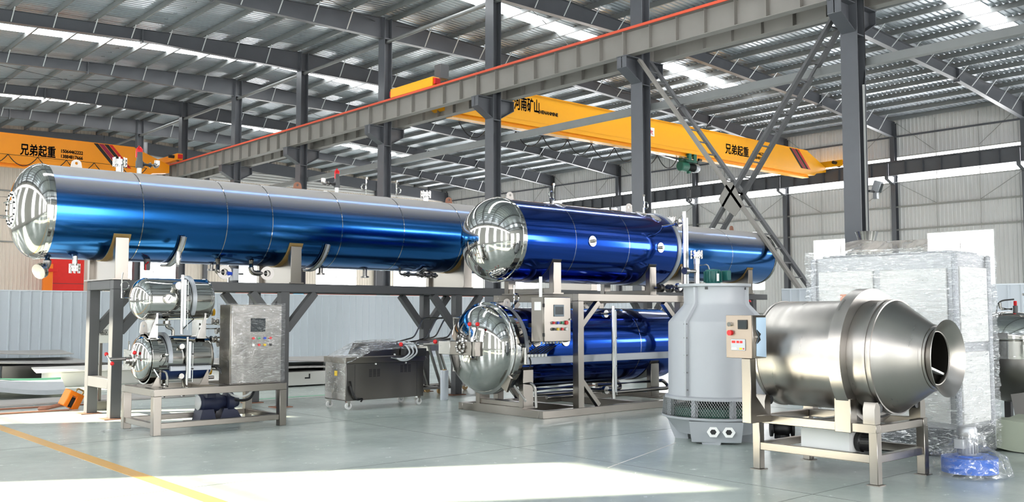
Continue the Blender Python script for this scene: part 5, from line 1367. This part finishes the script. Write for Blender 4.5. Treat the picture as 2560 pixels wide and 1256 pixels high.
def bagf(a, b):
    g = 2 * PI * a; base = [(.0, .36), (.02, .37), (.1, .35), (.19, .31), (.26, .16), (.4, .12)]
    k = b * (len(base) - 1); i = min(int(k), len(base) - 2); f = k - i; z = base[i][0] * (1 - f) + base[i + 1][0] * f; r = base[i][1] * (1 - f) + base[i + 1][1] * f
    p = Vector((math.cos(g) * 2.2, math.sin(g) * 2.2, b * 4)); r += .045 * noise.noise(p * 1.6) * (1.2 - b * .5)
    return Vector((VX + .02 + r * math.cos(g), VY + r * math.sin(g), max(.004, z + .012 * noise.noise(p * 3))))
bag.grid(bagf, 56, 22); bag.build('plastic_bag', 'film_bag', bl, sharp=70)

# ================================================================== JACKETED KETTLE and other things at the right edge
KX, KY = 12.55, 4.88
kt = thing('jacketed_kettle', (KX, KY, 0), 'mirror-polished dome-lidded kettle at the right edge behind the wrapped cabinet', 'kettle')
MB().lathe([(1.17, .52), (1.19, .54), (1.2, .52)] + [(1.2 + .33 * math.sin(PI / 2 * i / 14), .52 * math.cos(PI / 2 * i / 14)) for i in range(15)], (KX, KY, 0), (0, 0, 1), 56).build('lid', 'chrome', kt)
MB().lathe([(.96, .52), (.96, .565), (.99, .565), (.99, .53), (1.13, .53), (1.13, .565), (1.17, .565), (1.17, .52)], (KX, KY, 0), (0, 0, 1), 56).build('collar', 'chrome', kt)
MB().lathe([(.96, .54)] + [(.96 - .55 * math.sin(PI / 2 * i / 12), .54 * math.cos(PI / 2 * i / 12)) for i in range(13)], (KX, KY, 0), (0, 0, 1), 48).build('bowl', 'brushed_dark', kt)
for a in (.5, 2.6, 4.2, 5.6): MB().box(KX + .36 * math.cos(a) - .04, KY + .36 * math.sin(a) - .04, 0, KX + .36 * math.cos(a) + .04, KY + .36 * math.sin(a) + .04, .72, .004).build('leg', 'dark_grey', kt)
vlv = MB().cyl((KX + .05, KY - .05, 1.5), (KX + .05, KY - .05, 1.60), .028, n=12).build('relief_valve', 'rack_grey', kt)
MB().box(KX + .03, KY - .07, 1.60, KX + .06, KY - .035, 1.66, .005).build('valve_cap', 'red', vlv)
MB().tube([(KX + .02, KY - .02, 1.56), (KX - .08, KY + .08, 1.56), (KX - .08, KY + .08, 1.64)], .018, 8, bend=.05).build('bent_pipe', 'satin', kt)
for dx in (.14, .2): MB().tube([(KX + dx, KY - .05 - dx, 1.45), (KX + dx, KY - .05 - dx, 1.76), (KX + dx - .05, KY - .02 - dx, 1.76)], .02, 8, bend=.03).build('vent_pipe', 'satin', kt)
MB().cyl((KX + .1, KY - .12, 1.74), (KX + .26, KY - .3, 1.74), .014, n=8).build('vent_crossbar', 'satin', kt)
MB().tube([(KX - .12, KY + .12, 1.45), (KX - .1, KY + .1, 1.66), (KX + .04, KY - .04, 1.68)], .01, 6, bend=.1).build('air_hose', 'black', kt)
pl_ = tag(MB().prism([(4.71, .54), (4.56, .57), (4.40, .0), (4.62, .0)], 'x', 12.06, 12.08).build('steel_plate', 'plate_grey'), 'loose steel plate leaning below the kettle at the right edge', 'plate')
tr2 = MB()
def tarpf(a, b):
    x = 10.97 + 1.05 * a; y = 3.95 + .7 * b; e = min(a, 1 - a, b, 1 - b) * 2
    return Vector((x, y, .02 + .3 * min(1, e * 4) + .03 * noise.noise(Vector((x * 3, y * 3, 0)))))
tr2.grid(tarpf, 24, 24); tag(tr2.build('tarpaulin_bundle', 'tarp_olive', sharp=60), 'low bundle under a pale olive sheet at the right edge behind the blower', 'bundle')
vx, vy = 9.85, 6.2
bvx = thing('black_valve', (10.13, 6.6, 0), 'black flanged cast valve lying on the floor under the mixer drum', 'valve')
MB().lathe([(-.14, 0), (-.14, .1), (-.11, .1), (-.1, .06), (-.05, .085), (.05, .085), (.1, .06), (.11, .1), (.14, .1), (.14, 0)], (10.13, 6.6, .12), (.65, -.76, 0), 24).build('body', 'black', bvx)
MB().cyl((10.13, 6.6, .0), (10.13, 6.6, .05), .09, n=16).build('foot', 'black', bvx)
MB().cyl((10.13, 6.6, .18), (10.13, 6.6, .26), .07, .06, n=16).build('bonnet', 'black', bvx)
cmp_ = thing('compressor', (16.2, 11.5, 0), 'small dark compressor on a stand, visible beside the cooling tower neck', 'compressor')
MB().box(16.0, 11.3, 0, 16.5, 11.75, 1.5, .02).build('stand', 'rack_grey', cmp_)
MB().box(16.08, 11.38, 1.5, 16.42, 11.68, 1.78, .04).build('housing', 'black', cmp_)
MB().cyl((16.25, 11.4, 1.63), (16.25, 11.27, 1.63), .11, n=18).build('fan_ring', 'rubber', cmp_)
MB().box(16.42, 11.4, 1.6, 16.5, 11.55, 1.78, .02).build('tank_end', 'red', cmp_)
MB().tube([(16.12, 11.42, 1.78), (16.12, 11.42, 1.9), (16.3, 11.42, 1.92), (16.4, 11.42, 1.78)], .015, 6, bend=.06).build('air_pipe', 'dark_grey', cmp_)
# ================================================================== WHEELED MACHINE WRAPPED IN FILM
AX0, AX1, AY0, AY1 = 7.96, 9.45, 12.98, 13.62
cm = thing('wheeled_machine', ((AX0 + AX1) / 2, (AY0 + AY1) / 2, 0), 'low wheeled steel machine with sloping lid under clear film in the aisle', 'machine')
MB().box(AX0, AY0, .14, AX1, AY1, .72, .006).build('body', 'brushed_dark', cm)
MB().box(AX0 - .004, AY0 + .02, .16, AX0, AY1 - .02, .72).build('end_panel', 'satin', cm)
MB().box(AX0 - .02, AY0 - .02, .72, AX1 + .02, AY1 + .02, .82, .006).build('table_top', 'brushed', cm)
MB().prism([(8.35, .82), (9.42, .82), (9.42, .9), (8.95, 1.04), (8.45, 1.02)], 'y', AY0 + .12, AY1 - .04).build('sealing_head', 'brushed_dark', cm)
MB().box(9.05, AY0 - .04, .80, 9.48, AY0 + .1, .93, .006).build('front_drawer', 'dark_grey', cm)
for x in (8.12, AX1 - .14): MB().box(x - .002, AY0 - .003, .16, x + .002, AY0, .70).build('panel_seam', 'dark_grey', cm)
def vent(x0, z0):
    for r_ in range(7):
        for c_ in range(3): MB().box(x0 + c_ * .075, AY0 - .004, z0 + r_ * .018, x0 + c_ * .075 + .055, AY0 - .0, z0 + r_ * .018 + .008).build('vent_slot', 'black', cm)
vent(8.38, .5); vent(8.98, .55)
for x in (8.5, 9.08, 8.86): MB().cyl((x, AY0 - .001, .7 if x != 8.86 else .84), (x, AY0 - .02, .7 if x != 8.86 else .84), .014, n=10).build('cap_bolt', 'white', cm)
MB().box(AX0 - .008, 13.24, .52, AX0 - .003, 13.32, .6).build('warning_label', 'btn_yellow', cm)
for i, (x, y) in enumerate(((8.03, 13.04), (8.0, 13.56), (9.38, 13.04), (9.38, 13.56))):
    cst = MB().box(x - .03, y - .03, .11, x + .03, y + .03, .145).build('caster_fork', 'chrome', cm)
    MB().cyl((x + .01, y - .018, .055), (x + .01, y + .018, .055), .055, n=18).build('wheel', 'white', cst)
    MB().cyl((x + .01, y - .02, .055), (x + .01, y + .02, .055), .022, n=12).build('hub', 'motor_grey', cst)
    MB().box(x - .005, y - .026, .05, x + .03, y - .02, .12).build('fork_cheek', 'chrome', cst); MB().box(x - .005, y + .02, .05, x + .03, y + .026, .12).build('fork_cheek', 'chrome', cst)
for k in range(3):
    MB().tube([(8.78, AY0 - .02, .79), (8.95 + .04 * k, AY0 - .1, .76 - .02 * k), (9.12 + .07 * k, AY0 - .1, .86), (9.08 + .09 * k, AY0 + .0, 1.0), (8.98 + .1 * k, AY0 + .08, 1.03)], .014, 8, bend=.12).build('air_hose', 'hose', cm)
MB().tube([(8.02, AY0 - .03, .45), (8.06, AY0 - .05, .2), (8.0, AY0 - .04, .4), (8.08, AY0 - .05, .22), (8.12, AY0 - .06, .15), (8.24, AY0 - .05, .17), (8.2, AY0 - .05, .12)], .014, 8, bend=.06).build('power_cord', 'black', cm)
hd2 = MB().tube([(9.3, AY0 + .1, .93), (9.55, AY0 - .02, .98), (9.62, AY0 - .1, 1.0)], .015, 8).build('grip_arm', 'brushed', cm)
fl_ = MB()
prof = [(AX0 - .03, .80), (AX0 + .02, .84), (8.45, 1.05), (8.95, 1.07), (9.45, .93), (9.5, .86)]
def filmtop(a, b):
    k = a * (len(prof) - 1); i = min(int(k), len(prof) - 2); f = k - i
    x = prof[i][0] * (1 - f) + prof[i + 1][0] * f; z = prof[i][1] * (1 - f) + prof[i + 1][1] * f
    y = AY0 - .03 + (AY1 - AY0 + .06) * b; e = 1 - (2 * b - 1) ** 6
    q = Vector((x * 9, y * 3, z * 9)); return Vector((x, y, z * (.86 + .14 * e) + .018 * noise.noise(q) + .012))
fl_.grid(filmtop, 60, 24); fl_.build('stretch_film', 'film', cm, sharp=60)
fs2 = MB()
fs2.grid(lambda a, b: Vector((AX0 - .02 + .01 * noise.noise(Vector((a * 6, b * 12, 1))), AY0 - .01 + (AY1 - AY0 + .02) * a, .25 + .55 * b)), 20, 24)
fs2.build('stretch_film', 'film_fine', cm, sharp=60)

# ================================================================== NESTED PUSH TROLLEYS
def trolley(x, y, label):
    t = thing('push_trolley', (x, y, 0), label, 'trolley', 'push trolleys nested under the rack')
    T = lambda a, b, c: (x + a, y + b, c)
    MB().tube([T(-.62, -.15, .98), T(-.22, -.15, 1.06), T(.0, -.15, 1.42), T(.62, -.15, 1.42), T(.62, .25, 1.42), T(.0, .25, 1.42), T(-.22, .25, 1.06), T(-.62, .25, .98)], .015, 8, bend=.08).build('push_handle', 'brushed_dark', t)
    for b in (-.15, .25):
        MB().bar(T(-.45, b, .97), T(.55, b, 1.05), .03, .03).build('upper_rail', 'brushed_dark', t)
        MB().bar(T(-.2, b, .98), T(.12, b, .15), .06, .025).build('side_leg', 'brushed_dark', t)
        MB().bar(T(.25, b, 1.0), T(.52, b, .15), .06, .025).build('side_leg', 'brushed_dark', t)
        MB().bar(T(-.5, b, .14), T(.6, b, .14), .035, .04).build('base_rail', 'brushed_dark', t)
    for a in (-.45, .05, .55):
        MB().bar(T(a, -.15, .15), T(a, .25, .15), .03, .03).build('base_bar', 'brushed_dark', t)
    MB().box(x - .15, y - .14, .82, x + .25, y + .24, .92).build('shelf_box', 'satin', t)
    for a in (-.42, .5):
        for b in (-.15, .25):
            c = MB().cyl(T(a, b - .02, .06), T(a, b + .02, .06), .06, n=16).build('caster_wheel', 'wood', t)
            MB().box(x + a - .02, y + b - .03, .06, x + a + .03, y + b + .03, .125).build('caster_fork', 'satin', c)
    return t
trolley(10.62, 14.35, 'steel push trolley nearest the wheeled machine, in front of its twin')
trolley(11.35, 14.65, 'steel push trolley behind its twin, next to the mirror door dome')
rl = thing('film_roll', (10.2, 13.4, 0), 'upright roll of white stretch film standing on the floor by the trolleys', 'roll')
MB().lathe([(0, .03), (0, .07), (.004, .072), (.51, .072), (.515, .07), (.515, .03)], (10.2, 13.4, 0), (0, 0, 1), 28).build('film', 'roll_white', rl)
MB().lathe([(0, .026), (0, .031), (.53, .031), (.53, .026)], (10.2, 13.4, 0), (0, 0, 1), 20).build('core', 'wood', rl)

# ================================================================== SIGN, HOOK BLOCK, SHEETS ON THE LEFT FLOOR
sg = thing('notice_stand', (5.16, 15.62, 0), 'small white notice with Chinese characters on a thin steel stand', 'sign')
MB().box(5.0, 15.5, 0, 5.3, 15.74, .14, .004).build('base', 'brushed', sg)
MB().box(5.09, 15.6, .14, 5.13, 15.64, 1.1).build('pole', 'brushed', sg)
pn = MB().box(5.0, 15.585, 1.04, 5.22, 15.598, 1.33, .003).build('board', 'white', sg)
lettering('合格区', .1, 'ink', (5.02, 15.583, 1.17), sg, width=.18)
hb_ = thing('crane_hook_block', (4.8, 16.05, 0), 'orange crane hook block lying tilted on the floor by the rack', 'hook block')
Rm = Matrix.Rotation(.45, 3, 'Y') @ Matrix.Rotation(.35, 3, 'Z')
def HBt(v): return Rm @ (Vector(v) * .8) + Vector((4.80, 15.98, .15))
hbm = MB(); hbm.obox(HBt((-.12, 0, 0)), (.08, .16, .26), Rm, .01); hbm.obox(HBt((.1, 0, 0)), (.12, .16, .26), Rm, .01); hbm.obox(HBt((0, 0, .12)), (.16, .16, .065), Rm, .01)
hbm.build('cheek_plates', 'hook_orange', hb_)
MB().obox(HBt((.178, 0, 0)), (.008, .12, .2), Rm).build('sheave_cover', 'black', hb_)
MB().obox(HBt((-.01, 0, -.05)), (.065, .13, .16), Rm).build('sheave_gap', 'black', hb_)
MB().tube([HBt((-.02, -.05, .16)), HBt((-.02, -.05, .24)), HBt((.14, -.05, .24)), HBt((.14, -.05, .16))], .014, 8, bend=.04).build('grab_handle', 'gold', hb_)
MB().tube([(4.72, 16.0, .1), (4.6, 15.97, .07), (4.42, 15.95, .04), (4.34, 16.03, .03), (4.42, 16.13, .03), (4.52, 16.08, .04)], .03, 8, bend=.08).build('hook', 'rust', hb_)
def slab(pts, z0, th, m, label, sag=0.0, name='metal_sheet', cat='sheet', twist=0.0):
    mb = MB(); a, b, c, d = [Vector((p[0], p[1], 0)) for p in pts]
    def f(u, v, o): 
        p = (a * (1 - u) + b * u) * (1 - v) + (d * (1 - u) + c * u) * v
        p.z = z0 + o + sag * math.sin(u * PI * 1.5 + .4) * (1 - v * .6) + twist * u * v; return p
    nu, nv = 14, 6
    mb.grid(lambda u, v: f(u, v, th), nu, nv); mb.grid(lambda u, v: f(u, v, 0), nu, nv)
    for e in (0, 1):
        mb.grid(lambda u, v: f(u, e, th * v), nu, 1); mb.grid(lambda u, v: f(e, u, th * v), nv, 1)
    return tag(mb.build(name, m, sharp=30), label, cat)
slab([(3.6, 24.0), (7.3, 24.2), (7.6, 26.3), (3.4, 26.5)], .58, .015, 'plate_grey', 'bent grey metal sheet on top of the pile before the fence', .05)
slab([(3.4, 22.7), (7.4, 23.0), (7.6, 25.6), (3.2, 25.8)], .41, .02, 'plate_grey', 'second bent metal sheet in the pile before the fence, edge lit', .04)
tag(MB().box(5.6, 23.6, 0, 7.9, 25.5, .34, .01).build('steel_crate', 'brushed_dark'), 'low steel box holding up the bent sheets before the fence', 'box')
slab([(5.6, 20.9), (9.5, 20.7), (9.8, 22.6), (6.0, 22.8)], .30, .03, 'plate_white', 'flat white panel on blocks catching the sun left of the rack', 0)
tag(MB().box(6.1, 21.0, 0, 9.4, 22.4, .29, .01).build('panel_stack', 'plate_white'), 'stack of pale panels under the sunlit white one', 'panel stack')
slab([(3.0, 18.4), (5.4, 18.3), (6.0, 20.6), (3.0, 20.8)], .14, .08, 'foam_grey', 'grey film-covered panel with a green taped edge on the left floor', .08, 'covered_panel', 'panel')
slab([(3.0, 20.58), (5.93, 20.42), (5.95, 20.5), (3.0, 20.66)], .245, .012, 'green_tape', 'strip of green tape along the covered panel edge', .08, 'tape_strip', 'tape')
slab([(2.6, 21.5), (3.9, 21.4), (4.4, 25.0), (2.4, 25.0)], .2, .02, 'plate_white', 'sunlit white sheet at the left frame edge before the fence', .1)
slab([(3.0, 17.1), (7.2, 16.9), (7.3, 17.9), (3.0, 18.1)], .004, .03, 'plate_grey', 'long grey plate flat on the floor behind the hook block', 0, 'floor_plate', 'plate')
slab([(3.0, 16.55), (5.2, 16.5), (5.2, 16.6), (3.0, 16.66)], .004, .02, 'rust', 'thin rusty strip on the floor left of the hook block', 0, 'floor_strip', 'strip')
slab([(2.9, 15.82), (4.7, 15.74), (4.7, 15.80), (2.9, 15.88)], .004, .02, 'rust', 'long thin rusty strip on the sunlit floor near the rack foot', 0, 'floor_strip', 'strip')
# right of the steel table: pale panels on the floor before the fence
slab([(8.3, 18.1), (12.2, 18.3), (12.6, 20.6), (8.2, 20.6)], .47, .02, 'plate_grey', 'grey metal sheet sagging on the panel pile behind the wheeled machine', .04)
slab([(8.5, 17.6), (12.4, 17.9), (12.4, 20.2), (8.4, 20.2)], .36, .02, 'plate_grey', 'lower metal sheet of the pile behind the wheeled machine', .03)
wp = tag(MB().box(8.7, 17.75, .03, 12.3, 20.0, .31, .01).build('panel_block', 'plate_white'), 'white block of panels with a dark notch behind the wheeled machine', 'panel stack')
MB().prism([(9.9, .16), (10.02, .16), (10.02, .26), (9.99, .26), (9.99, .19), (9.9, .19)], 'y', 17.742, 17.75).build('notch', 'black', wp)
# ================================================================== FAR BACKGROUND
rd = thing('red_gantry', (18.2, 63.6, 0), 'bright red frame and door panel by the far gable at left', 'gantry')
MB().box(17.9, 64.4, .2, 19.9, 64.6, 5.2, .02).build('door_panel', 'red_door', rd)
MB().box(17.9, 64.39, 3.4, 19.9, 64.4, 3.43).build('panel_seam', 'dark_grey', rd)
MB().box(17.2, 63.4, 0, 17.75, 63.7, 4.6, .02).build('upright', 'hook_orange', rd)
MB().box(17.0, 63.3, 4.1, 18.0, 63.8, 4.3, .02).build('cap_beam', 'red_door', rd)
LBX = ('box_red', 'box_red', 'box_cyan', 'box_red', 'white', 'box_red', 'box_red')
XB = 17.5
for i in range(9):
    m = ('box_red', 'box_cyan', 'box_red', 'box_red', 'box_red', 'box_cyan', 'white', 'box_red', 'box_red')[i]
    w = .5 if m in ('box_cyan', 'white') else 2.0
    lab = {0: 'leftmost red-brown storage crate top showing over the fence', 1: 'left bright cyan crate top showing over the fence', 2: 'red-brown crate top just right of the left cyan one over the fence', 3: 'red-brown crate top in the middle of the row over the fence', 4: 'red-brown crate top just left of the right cyan one over the fence',
           5: 'right bright cyan crate top showing over the fence', 6: 'small white crate top between red ones over the fence', 7: 'red-brown crate top right of the white one over the fence', 8: 'rightmost red-brown crate top showing over the fence'}[i]
    o = MB().box(XB, 36, 0, XB + w - .05, 37.2, 2.40, .02)
    ob = tag(o.build('storage_crate', m), lab, 'crate', 'crates behind the fence')
    MB().box(XB - .01, 35.97, 2.28, XB + w - .04, 37.23, 2.44, .01).build('lid', m, ob)
    XB += w
fdl = thing('floodlight', (21.6, 11.4, 4.25), 'small grey floodlight fixed on the nearest column', 'floodlight')
MB().obox((21.62, 11.33, 4.55), (.12, .2, .26), Matrix.Rotation(.35, 3, 'X'), .01).build('lamp_housing', 'motor_grey', fdl)
MB().obox((21.62, 11.24, 4.5), (.1, .02, .22), Matrix.Rotation(.35, 3, 'X')).build('lamp_glass', 'screen', fdl)
MB().box(21.36, 11.38, 4.4, 21.62, 11.42, 4.45).build('arm', 'dark_grey', fdl)
MB().box(21.58, 11.33, 4.25, 21.68, 11.43, 4.42, .005).build('driver_box', 'motor_grey', fdl)

scrap = MB()
def scrapf(a, b):
    g_ = 2 * PI * a; r = .16 * b * (1 + .5 * noise.noise(Vector((math.cos(g_) * 2, math.sin(g_) * 2, 5))))
    return Vector((4.36 + r * math.cos(g_) * 1.4, 12.6 + r * math.sin(g_), max(.003, .03 * (1 - b) + .035 * noise.noise(Vector((math.cos(g_) * b * 5, math.sin(g_) * b * 5, 1))))))
scrap.grid(scrapf, 40, 10); tag(scrap.build('film_scrap', 'film_bag', sharp=60), 'crumpled scrap of clear film on the floor at the left table leg', 'film scrap')
cs_ = thing('dark_case', (10.05, 3.5, 0), 'dark case edge cut by the right frame border beside the blower', 'case')
MB().box(9.86, 3.3, 0, 10.3, 3.52, .2, .01).build('body', 'black', cs_)
MB().box(9.86, 3.3, .2, 10.3, 3.52, .24, .008).build('lid', 'rack_grey', cs_)
